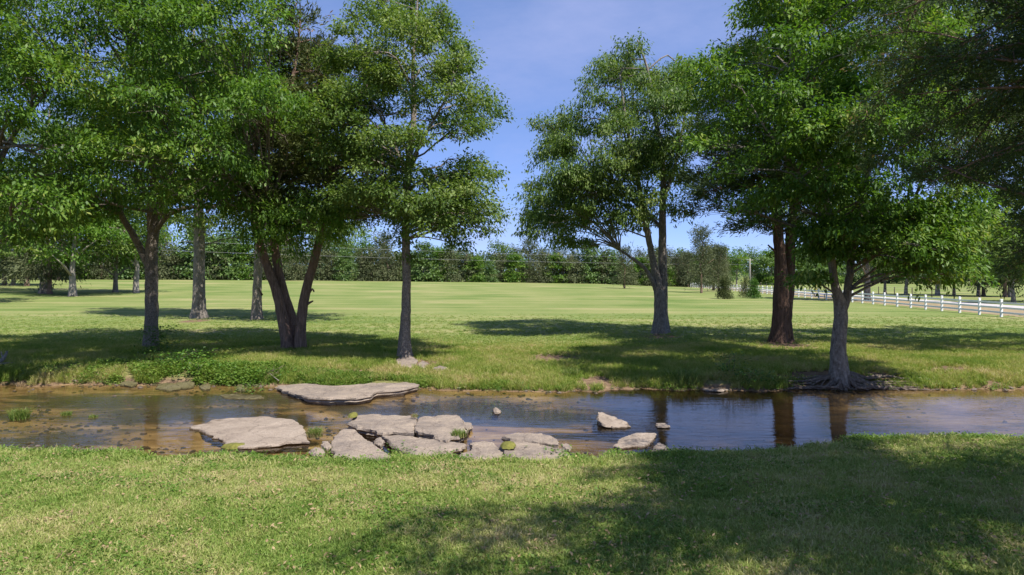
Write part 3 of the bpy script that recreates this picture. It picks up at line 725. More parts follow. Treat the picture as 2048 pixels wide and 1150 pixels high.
bx = G(1322, 667)
main_tree('elm_tree', 'grey tree with a joined double trunk and a drooping open crown before the mown field', 'tree', bx,
    [[(1318, 667, 24, 0), (1319, 630, 22, 0), (1318, 590, 20, 0), (1314, 560, 18, 0), (1306, 520, 13, -.2), (1294, 460, 12, -.4), (1286, 420, 10, -.6), (1270, 330, 8, -.8), (1250, 230, 6, -1), (1240, 150, 3, -1)],
     [(1328, 667, 18, .25), (1327, 620, 16, .2), (1327, 570, 16, .2), (1325, 520, 17, .2), (1325, 430, 14, .2), (1326, 330, 11, .2), (1310, 230, 8, .2), (1295, 140, 5, .2), (1275, 80, 3, .2)],
     [(1312, 580, 10, 0), (1304, 560, 9, -.3), (1288, 535, 8, -.6), (1262, 515, 6, -1.2), (1240, 500, 4, -1.6)],
     [(1326, 460, 8, .2), (1290, 420, 6, .5), (1240, 370, 5, .6), (1180, 330, 3, .6)], [(1327, 400, 8, .2), (1350, 330, 6, 0), (1370, 230, 4, 0)]],
    [([(1270, 62), (1310, 85), (1340, 75), (1390, 130), (1400, 260), (1400, 410), (1385, 462), (1340, 440), (1290, 465), (1220, 482), (1160, 505), (1090, 500), (1048, 480), (1060, 420), (1048, 290), (1080, 205), (1150, 190), (1180, 130), (1240, 105)], 78, 4.4, 0)],
    6000, 14, 0.19, 0.038, M['leaf_elm'], M['bark_ash'], 41, rr=(20, 48), spread=0.30, droop=0.95, squash=0.75, flare=0.9)

bx = G(1566, 684)
main_tree('cedar_tree', 'massive shaggy dark cedar with a split trunk ringed by bare needles', 'tree', bx,
    [[(1562, 684, 38, 0), (1562, 640, 33, 0), (1564, 580, 30, 0), (1560, 520, 22, -.1), (1556, 460, 20, -.1), (1552, 380, 17, 0), (1556, 280, 13, 0), (1570, 150, 9, 0), (1600, 20, 5, 0), (1610, -60, 3, 0)],
     [(1570, 684, 30, .3), (1570, 640, 26, .3), (1576, 580, 22, .3), (1580, 520, 20, .3), (1583, 450, 17, .3), (1600, 340, 13, .3), (1640, 200, 9, .3), (1660, 60, 5, .3)]],
    [([(1470, 70), (1560, -60), (1665, -60), (1710, 100), (1730, 300), (1750, 440), (1640, 488), (1500, 482), (1385, 465), (1370, 410), (1385, 260), (1440, 150)], 92, 4.2, -0.4)],
    5200, 16, 0.24, 0.026, M['leaf_cedar_dark'], M['bark_cedar_shaded'], 51, kind='needle', rr=(24, 50), spread=0.22, droop=0.15, squash=0.5, flare=0.55, ridge=0.11,
    stubs=[[(1560, 440, 8, -.1), (1535, 442, 6, -.6), (1505, 444, 5, -.9), (1498, 436, 4, -1), (1496, 420, 2.5, -1)], [(1553, 505, 7, -.1), (1545, 498, 4, -.3), (1536, 490, 3, -.4)]], limb_r=1.1)

bx = G(1680, 766)
T8 = main_tree('ash_tree', 'tree with exposed roots at the water edge and a fork at fence height', 'tree', bx,
    [[(1680, 766, 36, 0), (1678, 735, 30, 0), (1676, 690, 28, 0), (1680, 650, 27, 0), (1681, 608, 25, 0), (1670, 572, 16, -.1), (1664, 520, 15, -.1), (1660, 440, 13, -.2), (1640, 330, 11, -.4), (1620, 250, 8, -.6), (1590, 150, 6, -.6), (1570, 50, 3, -.6)],
     [(1686, 622, 14, 0), (1693, 596, 17, .1), (1698, 560, 15, .1), (1708, 480, 13, .2), (1730, 380, 11, .3), (1750, 260, 9, .3), (1765, 120, 6, .3), (1770, -20, 3, .3)],
     [(1662, 460, 9, -.2), (1630, 400, 7, -.8), (1580, 320, 6, -1.2), (1520, 240, 4, -1.4), (1480, 170, 2.5, -1.4)], [(1712, 460, 9, .2), (1770, 420, 7, -.3), (1830, 400, 5, -.6), (1890, 410, 3, -.8)]],
    [([(1440, 30), (1520, -20), (1560, -140), (1800, -160), (1900, -20), (1930, 200), (1955, 350), (1950, 450), (1800, 500), (1640, 520), (1560, 450), (1420, 430), (1390, 300), (1400, 210), (1390, 130), (1430, 90)], 98, 3.8, 0),
     ([(1740, 390), (1960, 400), (1985, 480), (1945, 565), (1870, 585), (1800, 540), (1730, 490)], 20, 1.6, -1.0),
     ([(1600, 440), (1760, 440), (1770, 520), (1700, 540), (1640, 560), (1600, 540)], 12, 1.6, 0.3), ([(1590, 540), (1640, 530), (1640, 600), (1605, 605)], 2, 0.4, -0.5)],
    7800, 15, 0.165, 0.036, M['leaf_ash'], M['bark_ash'], 61, rr=(30, 62), spread=0.25, droop=0.55, flare=0.55)

b10 = np.array([24.6, 31.0, gz1(24.6, 31.0)]); U1 = CX + F * b10[0] / b10[1]; V1 = HV + F * (CZ - b10[2]) / b10[1]
main_tree('ash_tree', 'dense dark leafy tree hanging in at the right beyond the creek', 'tree', b10,
    [[(U1, V1, 26, 0), (U1 - 4, 600, 23, 0), (U1, 500, 20, 0), (U1 - 20, 380, 16, 0), (U1 - 24, 230, 11, 0), (U1 - 10, 90, 7, 0), (U1, -40, 3, 0)], [(U1 - 4, 480, 13, 0), (U1 - 50, 400, 10, -.3), (U1 - 110, 330, 7, -.6), (U1 - 170, 300, 4, -.6)]],
    [([(1830, -60), (2300, -80), (2420, 100), (2430, 420), (2300, 500), (2100, 500), (2040, 560), (1960, 540), (1880, 460), (1830, 330), (1800, 150)], 70, 4.6, 0)],
    4000, 14, 0.20, 0.050, M['leaf_elm'], M['bark_ash'], 91, rr=(30, 60), spread=0.3, flare=0.5)
# roots of the waterside tree, spreading over the undercut bank
rr_ = random.Random(5); bx = np.array(T8.location)
for k in range(44):
    a0 = rr_.uniform(-0.15, math.pi + 0.15); ln = rr_.uniform(1.0, 3.0) * (1.0 if abs(math.cos(a0)) > 0.4 else 0.5)
    if k < 3: a0, ln = 0.05 + 0.1 * k, 2.6
    p = np.array([bx[0] + 0.2 * math.cos(a0), bx[1] - 0.2 * math.sin(a0)]); a1 = -a0; pts = []; rad = []; n = 9
    r0 = rr_.uniform(0.024, 0.065)
    for i in range(n + 1):
        x, y = p; z = max(gz1(x, y), -0.03)
        pts.append(np.array([x, y, z + (0.16 * (1 - i / n) ** 2 + r0 * 0.5 + 0.02 + (0.02 * math.sin(i * 1.7 + k))) if i else z + 0.28]) - bx); rad.append(r0 * (1 - 0.75 * i / n))
        a1 += rr_.uniform(-0.4, 0.4); a1 = a1 * 0.93 + (-0.02 if math.cos(a0) > 0 else -math.pi) * 0.07
        p = p + np.array([math.cos(a1), 0.6 * math.sin(a1)]) * ln / n
        p[1] = max(p[1], y_far(np.array([p[0]]))[0] - 0.12)
    sp, sr = spline(pts, rad, 0.08)
    b = MB(); b.tube(sp, sr, 7, wob=0.12, rs=rr_); b.build('root', M['bark_root'], T8)

bx = G(397, 636)
main_tree('oak_tree', 'thick grey trunk standing behind the forked tree at the edge of the mown field', 'tree', bx,
    [[(397, 636, 29, 0), (398, 600, 24, 0), (398, 540, 22, 0), (399, 480, 21, 0), (398, 420, 18, 0), (395, 300, 14, 0), (390, 180, 9, 0), (388, 60, 4, 0)]],
    [([(250, 60), (480, 40), (520, 300), (560, 470), (480, 515), (430, 490), (370, 490), (330, 515), (240, 510), (220, 400)], 60, 4.2, 0)],
    2500, 14, 0.24, 0.07, M['leaf_elm'], M['bark_ash'], 71, rr=(24, 48), spread=0.4, flare=0.55)
bx = G(514, 639)
main_tree('oak_tree', 'mottled straight trunk seen just left of the three-stemmed cedar', 'tree', bx,
    [[(513, 639, 22, 0), (514, 600, 18, 0), (516, 540, 16, 0), (518, 480, 15, 0), (520, 400, 13, 0), (530, 260, 9, 0), (540, 140, 5, 0)]],
    [([(450, 150), (620, 150), (650, 300), (740, 420), (730, 490), (660, 505), (560, 510), (520, 490), (450, 500), (430, 300)], 54, 4.0, 0)],
    2200, 14, 0.24, 0.07, M['leaf_elm'], M['bark_warty'], 72, rr=(24, 44), spread=0.4, flare=0.4)

bx = G(88, 587)
main_tree('oak_tree', 'dark-stemmed spreading tree leaning against a red-brown cedar trunk in the field', 'tree', bx,
    [[(88, 587, 16, 0), (87, 560, 13, 0), (85, 530, 12, 0), (82, 470, 10, 0), (90, 380, 8, 0), (96, 280, 5, 0), (100, 210, 2.5, 0)], [(84, 560, 8, 0), (72, 540, 7, 0), (58, 520, 5, -.5), (40, 480, 3, -.8)]],
    [([(-80, 330), (10, 240), (90, 180), (180, 190), (260, 250), (320, 340), (330, 480), (260, 535), (200, 520), (130, 540), (60, 520), (-20, 540), (-90, 500)], 54, 6.5, 0)],
    2300, 13, 0.34, 0.10, M['leaf_elm'], M['bark_ash'], 73, rr=(20, 40), spread=0.55, flare=0.6)

# overhanging cedar on the near bank, trunk out of the picture to the right
bz = np.array([8.4, 7.0, gz1(8.4, 7.0)])
def W2(x, y, z): return np.array([x, y, z])
def near_cedar():
    r = np.random.default_rng(81)
    root = tag(empty('cedar_tree', bz), 'dark cedar on the near lawn hanging its twiggy boughs over the creek', 'tree')
    tb = MB(); rs = random.Random(4)
    sp, sr = spline([W2(0, 0, -.3), W2(.1, .1, 2), W2(.2, .1, 5), W2(.1, .3, 7.5), W2(0, .3, 9.5), W2(0, .2, 11.4)], [.36, .3, .26, .2, .13, .04], .3)
    tb.tube(sp, sr, 14, wob=.07, flare=.5, rs=rs, ridge=.1); tb.build('trunk', M['bark_cedar'], root)
    C = []; D = []; boughs = []
    for k in range(90):
        h = 3.6 + 7.6 * (k / 90.0) ** 0.9; az = k * 2.39996 + 0.4
        ln = (7.4 * (1 - (h - 3.6) / 9.2) ** 0.75 + .5) * r.uniform(0.75, 1.08) * (.5 if 1.7 < az % 6.2832 < 3.3 else 1.0)
        boughs.append((h, az, ln, r.uniform(0.0, 0.35)))
    for k in range(34):      # boughs reaching out over the water
        boughs.append((r.uniform(2.8, 8.0), r.uniform(1.2, 2.15), r.uniform(5.5, 8.6), r.uniform(-.06, .14)))
    for k in range(22):      # boughs over the lawn
        boughs.append((r.uniform(4.6, 7.6), r.uniform(3.3, 4.2), r.uniform(5.6, 8.0), r.uniform(.04, .16)))
    def clear(p):            # pruned back from the open lawn in front
        q = p + bz
        if q[2] < 5.6 and q[1] < 7.5: return False
        if q[1] < 0.6: return q[2] > 6.5
        u = CX + F * q[0] / q[1]; v = HV + F * (CZ - q[2]) / q[1]
        lim = 1650 - 0.30 * min(max(v, 0), 400) + 160 * vnoise(np.array([v / 60.0]), np.array([1.5]), 2)[0] + max(0, v - 330) * 1.1
        return v < -240 or u > 2280 or (u > lim and q[1] > 8.2 and v < (370 if u < 1990 else 600))
    for (h, az, ln, rise) in boughs:
        a = W2(.1, .2, h); d = W2(math.cos(az), math.sin(az), rise); n = 8; pts = [a]; p = a.copy()
        for i in range(n):
            d = d + r.normal(size=3) * 0.13 + W2(0, 0, 0.10 - 0.060 * i); d = d / np.linalg.norm(d[:2])
            p = p + d * ln / n
            if not clear(p): break
            pts.append(p.copy())
        if len(pts) < 3: continue
        r0 = 0.010 + 0.0045 * ln
        sp, sr = spline(pts, list(np.linspace(r0, 0.005, len(pts))), .28)
        b = MB(); b.tube(sp, sr, 6)
        for i in range(3, len(sp)):
            t = i / len(sp)
            for s_ in range(3):
                dd = (sp[min(i + 1, len(sp) - 1)] - sp[i - 1]); dd = dd / np.linalg.norm(dd)
                side = np.cross(dd, [0, 0, 1]) * (1 if r.random() < .5 else -1)
                tw = unit(dd * r.uniform(.2, .9) + side * r.uniform(.3, 1.0) + W2(0, 0, r.uniform(-.55, .4)))
                tl = r.uniform(.25, .85) * (1.15 - 0.5 * t)
                e = sp[i] + tw * tl
                if not clear(e): continue
                m = (sp[i] + e) / 2 + W2(0, 0, .06) + r.normal(size=3) * .04
                b.tube([sp[i], m, e], [.006, .0045, .002], 3)
                if t < 0.2 and r.random() < .5: continue
                ks = int(3 + tl * 8)
                for q in range(ks):
                    f = (q + 1) / ks; C.append(sp[i] + (e - sp[i]) * f + r.normal(size=3) * .07); D.append(unit(tw + r.normal(size=3) * .5))
        b.build('branch', M['bark_cedar'], root)
    C = np.array(C); D = np.array(D)
    q = C + bz; seen = (q[:, 1] > 1) & (HV + F * (CZ - q[:, 2]) / np.maximum(q[:, 1], 1) > -260) & (CX + F * q[:, 0] / np.maximum(q[:, 1], 1) < 2300)
    clump = fbm(q[:, 0] * .9 + 3, q[:, 2] * 1.1 + q[:, 1] * .5, 61); keep = ~seen | (r.random(len(C)) < .35 + .8 * smooth((clump - .42) / .18)); C, D, seen = C[keep], D[keep], seen[keep]
    fine = sprays(C[seen], D[seen], 17, 0.088, 0.0098, r, 0.10, 0.1, 'needle')
    rest = sprays(C[~seen], D[~seen], 6, 0.15, 0.016, r, 0.12, 0.1, 'needle')
    co = np.concatenate([fine[0], rest[0]]); qq = np.concatenate([fine[1], rest[1] + len(fine[0])]); tint = np.concatenate([fine[2], rest[2]])
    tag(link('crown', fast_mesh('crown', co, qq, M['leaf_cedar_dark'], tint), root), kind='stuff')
near_cedar()

# ------------------------------------------------------------------ tree kits for the distance
def kit_crown(kind, seed, n, L, W):
    """crown for a 10 m tree, trunk foot at the origin"""
    r = np.random.default_rng(seed); blobs = []
    if kind == 'round':
        for k in range(26):
            d = unit(r.normal(size=3)); p = d * np.array([2.9, 2.9, 3.3]) * r.uniform(.45, .95) + np.array([0, 0, 6.0]); blobs.append((p, r.uniform(.8, 1.6)))
    elif kind == 'low':      # broad crown hanging low
        for k in range(28):
            d = unit(r.normal(size=3)); p = d * np.array([3.5, 3.5, 3.2]) * r.uniform(.4, .95) + np.array([0, 0, 5.5]); blobs.append((p, r.uniform(.8, 1.6)))
    elif kind == 'cedar':
        for k in range(34):
            h = 1.4 + 8.4 * (k / 34.0); R = 2.4 * (1 - (h - 1.4) / 9.2) ** 0.7 + .2; a = k * 2.4
            blobs.append((np.array([math.cos(a) * R * r.uniform(.3, .9), math.sin(a) * R * r.uniform(.3, .9), h]), r.uniform(.6, 1.1)))
    elif kind == 'hedge':    # filled to the ground
        for k in range(36):
            h = 0.5 + 8.8 * r.random(); R = 2.9 * (1 - (max(h, 3) - 3) / 7.2) ** 0.6 + .2; a = r.uniform(0, 6.28)
            blobs.append((np.array([math.cos(a) * R * r.uniform(.3, .95), math.sin(a) * R * r.uniform(.3, .95), h]), r.uniform(.8, 1.4)))
        for k in range(16):
            a = k * 2.4; blobs.append((np.array([math.cos(a) * 2.6 * r.uniform(.5, 1), math.sin(a) * 2.6 * r.uniform(.5, 1), r.uniform(.2, 2.4)]), r.uniform(.8, 1.2)))
    elif kind == 'sapling':  # 2 m young conifer
        for k in range(40):
            h = 0.15 + 1.8 * (k / 40.0); R = .62 * (1 - h / 2.05) + .03; a = k * 2.4
            blobs.append((np.array([math.cos(a) * R * r.uniform(.4, 1), math.sin(a) * R * r.uniform(.4, 1), h]), .20 * (1.2 - .4 * h / 2)))
    C, D = blob_sprays(blobs, n, r, np.array([0, 0, 4.0 if kind != 'sapling' else .6]), .75)
    C[:, 2] = np.maximum(C[:, 2], 0.15)
    nk = 'needle' if kind in ('cedar', 'sapling') else 'leaf'
    return sprays(C, D, 7, L, W, r, L * 1.3, .3, nk)

def kit_trunk(seed, h=7.0, r0=.2, lean=0.3, fork=True):
    r = np.random.default_rng(seed); b = MB(); rs = random.Random(seed)
    pts = [np.array([0, 0, -.3]), np.array([0, 0, 1.0])]
    for k in range(4): pts.append(np.array([r.normal() * lean * (k + 1) * .35, r.normal() * lean * (k + 1) * .35, 1 + (h - 1) * (k + 1) / 4]))
    sp, sr = spline(pts, list(np.linspace(r0, r0 * .25, len(pts))), .5)
    b.tube(sp, sr, 9, wob=.08, flare=.6, rs=rs)
    if fork:
        for k in range(6):
            i = int(len(sp) * r.uniform(.3, .85)); a = r.uniform(0, 6.28); l = r.uniform(1.2, 2.6)
            e = sp[i] + np.array([math.cos(a) * l, math.sin(a) * l, l * .7]); m = (sp[i] + e) / 2 + np.array([0, 0, .15])
            b.tube([sp[i], m, e], [sr[i] * .6, sr[i] * .4, .02], 5)
    return b

KIT = {}
def kit(key, ckind, seed, n, L, W, lmat, bmat, th, r0, fork=True):
    co, q, t = kit_crown(ckind, seed, n, L, W)
    b = kit_trunk(seed + 500, th, r0, fork=fork)
    tme = bpy.data.meshes.new('trunk'); tme.from_pydata([tuple(v) for v in b.v], [], b.f); tme.materials.append(M[bmat])
    tme.polygons.foreach_set('use_smooth', [True] * len(tme.polygons))
    KIT[key] = (fast_mesh('crown', co, q, M[lmat], t), tme)
for i in range(3):
    kit('round%d' % i, 'round', 100 + i, 560, .38, .12, ['leaf_far', 'leaf_ash', 'leaf_elm'][i], 'bark_ash', 6.5, .22)
    kit('cedar%d' % i, 'cedar', 120 + i, 580, .44, .075, 'leaf_far_cedar', 'bark_cedar', 8.5, .2)
    kit('hedge%d' % i, 'hedge', 140 + i, 640, .48, .17, ['leaf_far', 'leaf_far', 'leaf_ash'][i], 'bark_ash', 7.0, .2)
    kit('hcedar%d' % i, 'hedge', 160 + i, 680, .50, .11, 'leaf_far_cedar', 'bark_cedar', 8.0, .2)
for i in range(2):
    kit('low%d' % i, 'low', 180 + i, 1150, .29, .085, 'leaf_elm', 'bark_ash', 6.5, .24)
    kit('lowpale%d' % i, 'low', 186 + i, 950, .31, .085, 'leaf_ash', 'bark_pale', 6.5, .30)
    kit('midcedar%d' % i, 'cedar', 190 + i, 1150, .33, .055, 'leaf_far_cedar', 'bark_cedar', 8.5, .22)
kit('sapling0', 'sapling', 200, 800, .13, .024, 'leaf_cedar', 'bark_cedar', 1.5, .03, False)
kit('sapling1', 'sapling', 201, 420, .13, .022, 'leaf_cedar', 'bark_cedar', 1.5, .03, False)
kit('sapling2', 'sapling', 202, 800, .13, .030, 'leaf_weed', 'bark_cedar', 1.5, .03, False)

def put(key, name, label, cat, x, y, sc, rz, group=None, sx=1.0):
    root = tag(empty(name, (x, y, gz1(x, y)), rz, sc), label, cat, group)
    if sx != 1.0: root.scale = (sc * sx, sc * sx, sc)
    c, t = KIT[key]
    tag(link('crown', c, root), kind='stuff'); link('trunk', t, root)
    return root

# trees standing in the field on the left
LEFT = [('midcedar0', 9, 570, 1.72, 'dark cedar farthest left of the field trees beside a slim pale stem', 1.0),
        ('low0', 27, 571, 1.45, 'slim pale-stemmed tree between two cedars in the far left field', 1.0),
        ('midcedar1', 54, 572, 1.72, 'cedar with a straight grey trunk right of the slim pale stem', 1.0),
        ('midcedar0', 99, 588, 1.54, 'red-brown cedar trunk touching the dark leaning tree', .9),
        ('lowpale0', 145, 593, 1.45, 'pale-barked tree with a dark foot in the left field', 1.0),
        ('low0', 231, 585, 1.30, 'small slender tree with fanned branches in the left field', 1.1),
        ('lowpale1', 272, 586, 1.54, 'stout pale tree whose thick trunk ends in bare limbs', .9),
        ('midcedar1', 118, 560, 1.62, 'far twin-trunked cedar at the wood edge on the left', 1.1),
        ('midcedar1', -60, 580, 1.81, 'cedar beyond the driftwood casting shade across the left field', 1.1),
        ('low1', -90, 607, 1.62, 'spreading tree casting a long shade over the left lawn', 1.1)]
for i, (k, u, v, sc, lab, sx) in enumerate(LEFT):
    p = G(u, v); put(k, 'cedar_tree' if 'cedar' in k else 'field_tree', lab, 'tree', p[0], p[1], sc, i * 1.3, None, sx)
# trees on the right, this side of the fence
RIGHT = [('midcedar0', 1249, 577, 0.83, 'lone small cedar out in the mown field before the wood', 1.05),
         ('midcedar1', 1355, 573, 0.98, 'slim cedar in the shade left of the white fence end', 1.0),
         ('midcedar0', 1376, 574, 1.03, 'reddish cedar trunk right at the end of the white fence', 1.0),
         ('midcedar1', 1403, 586, 1.09, 'tall half-bare cedar with a pale pinkish trunk by the fence', .8),
         ('midcedar0', 1427, 581, 0.92, 'squat dark cedar close to the fence beside the bare trunk', 1.3),
         ('midcedar1', 1437, 584, 0.86, 'cedar behind the young spruce near the fence', 1.0),
         ('sapling0', 1448, 598, 1.3, 'young dark green conifer standing on the mown grass', 1.0),
         ('sapling1', 1490, 595, 1.35, 'thin sparse young conifer before the white fence', .8),
         ('sapling2', 1508, 597, 1.2, 'bright yellow-green young conifer before the white fence', .9),
         # beyond fence and road
         ('low0', 1735, 602, 1.62, 'broad thick-trunked tree beside the road shading the white fence', 1.0),
         ('low1', 1812, 590, 1.30, 'small tree on the meadow beyond the road with a forked trunk', 1.0),
         ('lowpale0', 1875, 591, 1.23, 'stout pale trunk on the meadow beyond the road', 1.0),
         ('low0', 1908, 590, 1.10, 'slim dark trunk right of the stout pale one on the meadow', 1.0),
         ('low1', 1957, 592, 1.30, 'left trunk of a close pair on the meadow beyond the road', .9),
         ('midcedar0', 1967, 592, 1.43, 'right trunk of a close pair on the meadow beyond the road', .9),
         ('midcedar1', 2010, 594, 1.30, 'dark cedar trunk behind the low crooked tree beyond the road', 1.1),
         ('lowpale1', 2020, 594, 1.30, 'pale trunk hard against a dark cedar beyond the road', .9),
         ('low1', 2027, 607, 0.94, 'low crooked dark tree near the road beyond the fence', 1.1),
         ('low0', 2075, 604, 1.04, 'leaning dark tree on the verge beyond the road', 1.2),
         ('low0', 1770, 588, 1.17, 'leafy tree between the thick-trunked tree and the meadow pair', 1.0)]
for i, (k, u, v, sc, lab, sx) in enumerate(RIGHT):
    p = G(u, v); put(k, 'young_conifer' if 'sapling' in k else 'cedar_tree' if 'cedar' in k else 'meadow_tree' if u > 1700 else 'field_tree', lab, 'tree', p[0], p[1], sc, i * 2.1, None, sx)

# wood edge beyond the field
rw = random.Random(3)
x = -150.0
while x < 62:
    yt = float(y_wood(x)); 
    if rw.random() < .5: key, nm, lb = 'hcedar%d' % rw.randrange(3), 'cedar_tree', 'dull olive cedar in the dense wood edge beyond the mown field'
    else: key, nm, lb = 'hedge%d' % rw.randrange(3), 'wood_tree', 'leafy green tree in the dense wood edge beyond the mown field'
    put(key, nm, lb, 'tree', x + rw.uniform(-.8, .8), yt + rw.uniform(-2, 3), rw.uniform(.5, 1.1) * (.8 + .4 * float(vnoise(np.array([x * .09]), np.array([2.0]), 3)[0])) * (1.0 if x > -60 else 1.15), rw.uniform(0, 6.28), 'trees of the wood edge', rw.uniform(.95, 1.25))
    x += rw.uniform(2.6, 4.2)
x = -150.0
while x < 75:
    yt = float(y_wood(x)) + 9
    if rw.random() < .45: key, nm, lb = 'cedar%d' % rw.randrange(3), 'cedar_tree', 'taller cedar rising behind the wood edge beyond the field'
    else: key, nm, lb = 'round%d' % rw.randrange(3), 'wood_tree', 'taller bright green tree rising behind the wood edge beyond the field'
    put(key, nm, lb, 'tree', x + rw.uniform(-1, 1), yt + rw.uniform(-3, 5), rw.uniform(.8, 1.2) * (.8 + .5 * float(vnoise(np.array([x * .07]), np.array([5.0]), 3)[0])), rw.uniform(0, 6.28), 'trees rising behind the wood edge', rw.uniform(.95, 1.2))
    x += rw.uniform(4.0, 6.0)
# trees far beyond the road
x = 62.0
while x < 300:
    y = 300 + 30 * math.sin(x * .05) + rw.uniform(-8, 8)
    put(('round%d' % rw.randrange(3)) if rw.random() < .3 else ('hedge%d' % rw.randrange(3)), 'wood_tree', 'tree of the distant tree line beyond the far meadow', 'tree', x, y, rw.uniform(1.2, 1.7), rw.uniform(0, 6.28), 'distant tree line beyond the meadow', 1.3)
    x += rw.uniform(6, 9)

# wooded hill far behind
def hill_wood():
    r = np.random.default_rng(9); n = 5200
    hx = r.uniform(-260, 420, n); hy = r.uniform(0, 1, n) ** 1.2 * 240 + np.where(hx < 70, 250, 345)
    hz = gz(hx, hy); C = []; 
    top = 4 + 9 * vnoise(hx * .11, hy * .11, 4)
    c = np.stack([hx, hy, hz + top * r.uniform(.15, 1.0, n) ** .6], 1)
    co, q, t = sprays(c, unit(r.normal(size=(n, 3)) + np.array([0, -.3, .5])), 9, 1.5, .62, r, 1.5, .2, 'leaf')
    tag(link('hill_wood', fast_mesh('hill_wood', co, q, M['leaf_hill'], t)), 'hazy green wood covering the far hill behind the field', 'wood', kind='stuff')
hill_wood()

# ------------------------------------------------------------------ white rail fence
def fence():
    y0, step = 51.0, 2.98
    x0 = fence_x(y0); root = tag(empty('rail_fence', (x0, y0, gz1(x0, y0))), 'long white three-rail fence between the mown field and the road', 'fence')
    b0_ = np.array([x0, y0, gz1(x0, y0)])
    pm = MB(); h = 1.30; w = .075
    pm.box((0, 0, h / 2 - .15), (w, w, h / 2 + .15))
    cm = MB()
    for (x, y) in ((-1, -1), (1, -1), (1, 1), (-1, 1)): cm.v.append(np.array([x * (w + .012), y * (w + .012), h]))
    for (x, y) in ((-1, -1), (1, -1), (1, 1), (-1, 1)): cm.v.append(np.array([x * (w + .012), y * (w + .012), h + .03]))
    cm.v.append(np.array([0, 0, h + .075]))
    cm.f += [(3, 2, 1, 0)] + [(i, (i + 1) % 4, 4 + (i + 1) % 4, 4 + i) for i in range(4)] + [(4 + i, 4 + (i + 1) % 4, 8) for i in range(4)]
    post = pm.build('post', M['white_paint'], root, (0, 0, 0), False)
    cap = cm.build('cap', M['white_paint'], post, (0, 0, .002), False)
    ang = math.atan2(1, .1) - math.pi / 2
    post.rotation_euler = (0, 0, ang)
    L = step * math.hypot(1, .1) - 2 * w + .004
    rm = MB(); rm.box((0, L / 2, 0), (.022, L / 2, .07)); rail = None
    pos = []
    n = 54
    for i in range(n):
        y = y0 + i * step; x = fence_x(y); pos.append(np.array([x, y, gz1(x, y)]) - b0_)
    for i, p in enumerate(pos):
        o = post if i == 0 else copy_part(post, root); o.location = p
        if i: copy_part(cap, o)
        if i == n - 1: break
        d = pos[i + 1] - p; a = math.atan2(d[1], d[0]) - math.pi / 2; el = math.atan2(d[2], math.hypot(d[0], d[1]))
        for hz in (.34, .70, 1.08):
            if rail is None: rail = rm.build('rail', M['white_paint'], root, (0, 0, 0), False); q = rail
            else: q = copy_part(rail, root)
            q.location = p + d / np.linalg.norm(d) * w + np.array([0, 0, hz]); q.rotation_euler = (el, 0, a)
fence()

# wire fence across the road
def wire_fence():
    root = None; prev = None; n = 26
    pm = MB(); pm.tube([np.array([0, 0, -.3]), np.array([0, 0, 1.5])], [.07, .065], 8); post = None
    for i in range(n):
        y = 88 + i * 6.0; x = fence_x(y) + 17.5; p = np.array([x, y, gz1(x, y)])
        if root is None: root = tag(empty('wire_fence', p), 'dark wooden posts with thin wires along the far side of the road', 'fence'); b0_ = p
        if post is None: post = pm.build('post', M['dark_wood'], root); o = post
        else: o = copy_part(post, root)
        o.location = p - b0_
        if prev is not None:
            w = MB()
            for h in (.5, .95, 1.4): w.tube([prev - b0_ + np.array([0, 0, h]), p - b0_ + np.array([0, 0, h])], [.008, .008], 4)
            w.build('wire', M['metal'], root)
        prev = p
wire_fence()

# utility poles and their lines
def pole(u, Y, h, label):
    x = (u - CX) / F * Y; p = np.array([x, Y, gz1(x, Y)])
    root = tag(empty('utility_pole', p), label, 'utility pole')
    b = MB(); b.tube([np.array([0, 0, -.4]), np.array([0, 0, h * .5]), np.array([0, 0, h])], [.17, .15, .12], 10); b.build('post', M['pole_wood'], root)
    c = MB(); c.box((0, .16, h - .5), (1.1, .05, .06)); c.build('crossarm', M['pole_wood'], root)
    for q in (-.9, .9):
        i = MB(); i.tube([np.array([q, .16, h - .44]), np.array([q, .16, h - .36]), np.array([q, .16, h - .26])], [.04, .06, .03], 8); i.build('insulator', M['metal'], root)
    return p, h
pA, hA = pole(313, 150, 9.0, 'pale utility pole at the wood edge behind the forked tree')
pB, hB = pole(1500, 226, 9.0, 'weathered utility pole rising beyond the fence and young conifers')
def power_line(za, zb, label):
    a = np.array([pA[0], pA[1], za]); c = np.array([pB[0], pB[1], zb]); pts = []
    for i in range(31):
        t = i / 30; p = a + (c - a) * t; p[2] -= 1.0 * 4 * t * (1 - t) * .6; pts.append(p - a)
    b = MB(); b.tube(pts, [.014] * 31, 5)
    tag(b.build('power_line', M['metal'], None, tuple(a)), label, 'power line')
power_line(pA[2] + hA - .2, pB[2] + hB - .2, 'upper thin grey wire strung across the wood edge')
power_line(pA[2] + hA - 2.3, pB[2] + hB - 2.0, 'lower thin grey wire strung across the wood edge')
p = G(1632, 588); mk = MB(); mk.tube([np.array([0, 0, -.2]), np.array([0, 0, 1.5]), np.array([0, 0, 1.62])], [.06, .06, .03], 8)
mr = tag(empty('marker_post', p), 'thin yellow marker post standing beside the road', 'post'); mk.build('post', M['yellow_paint'], mr)
cp = MB(); cp.tube([np.array([0, 0, 1.62]), np.array([0, 0, 1.70])], [.075, .05], 8); cp.build('cap', M['white_paint'], mr)

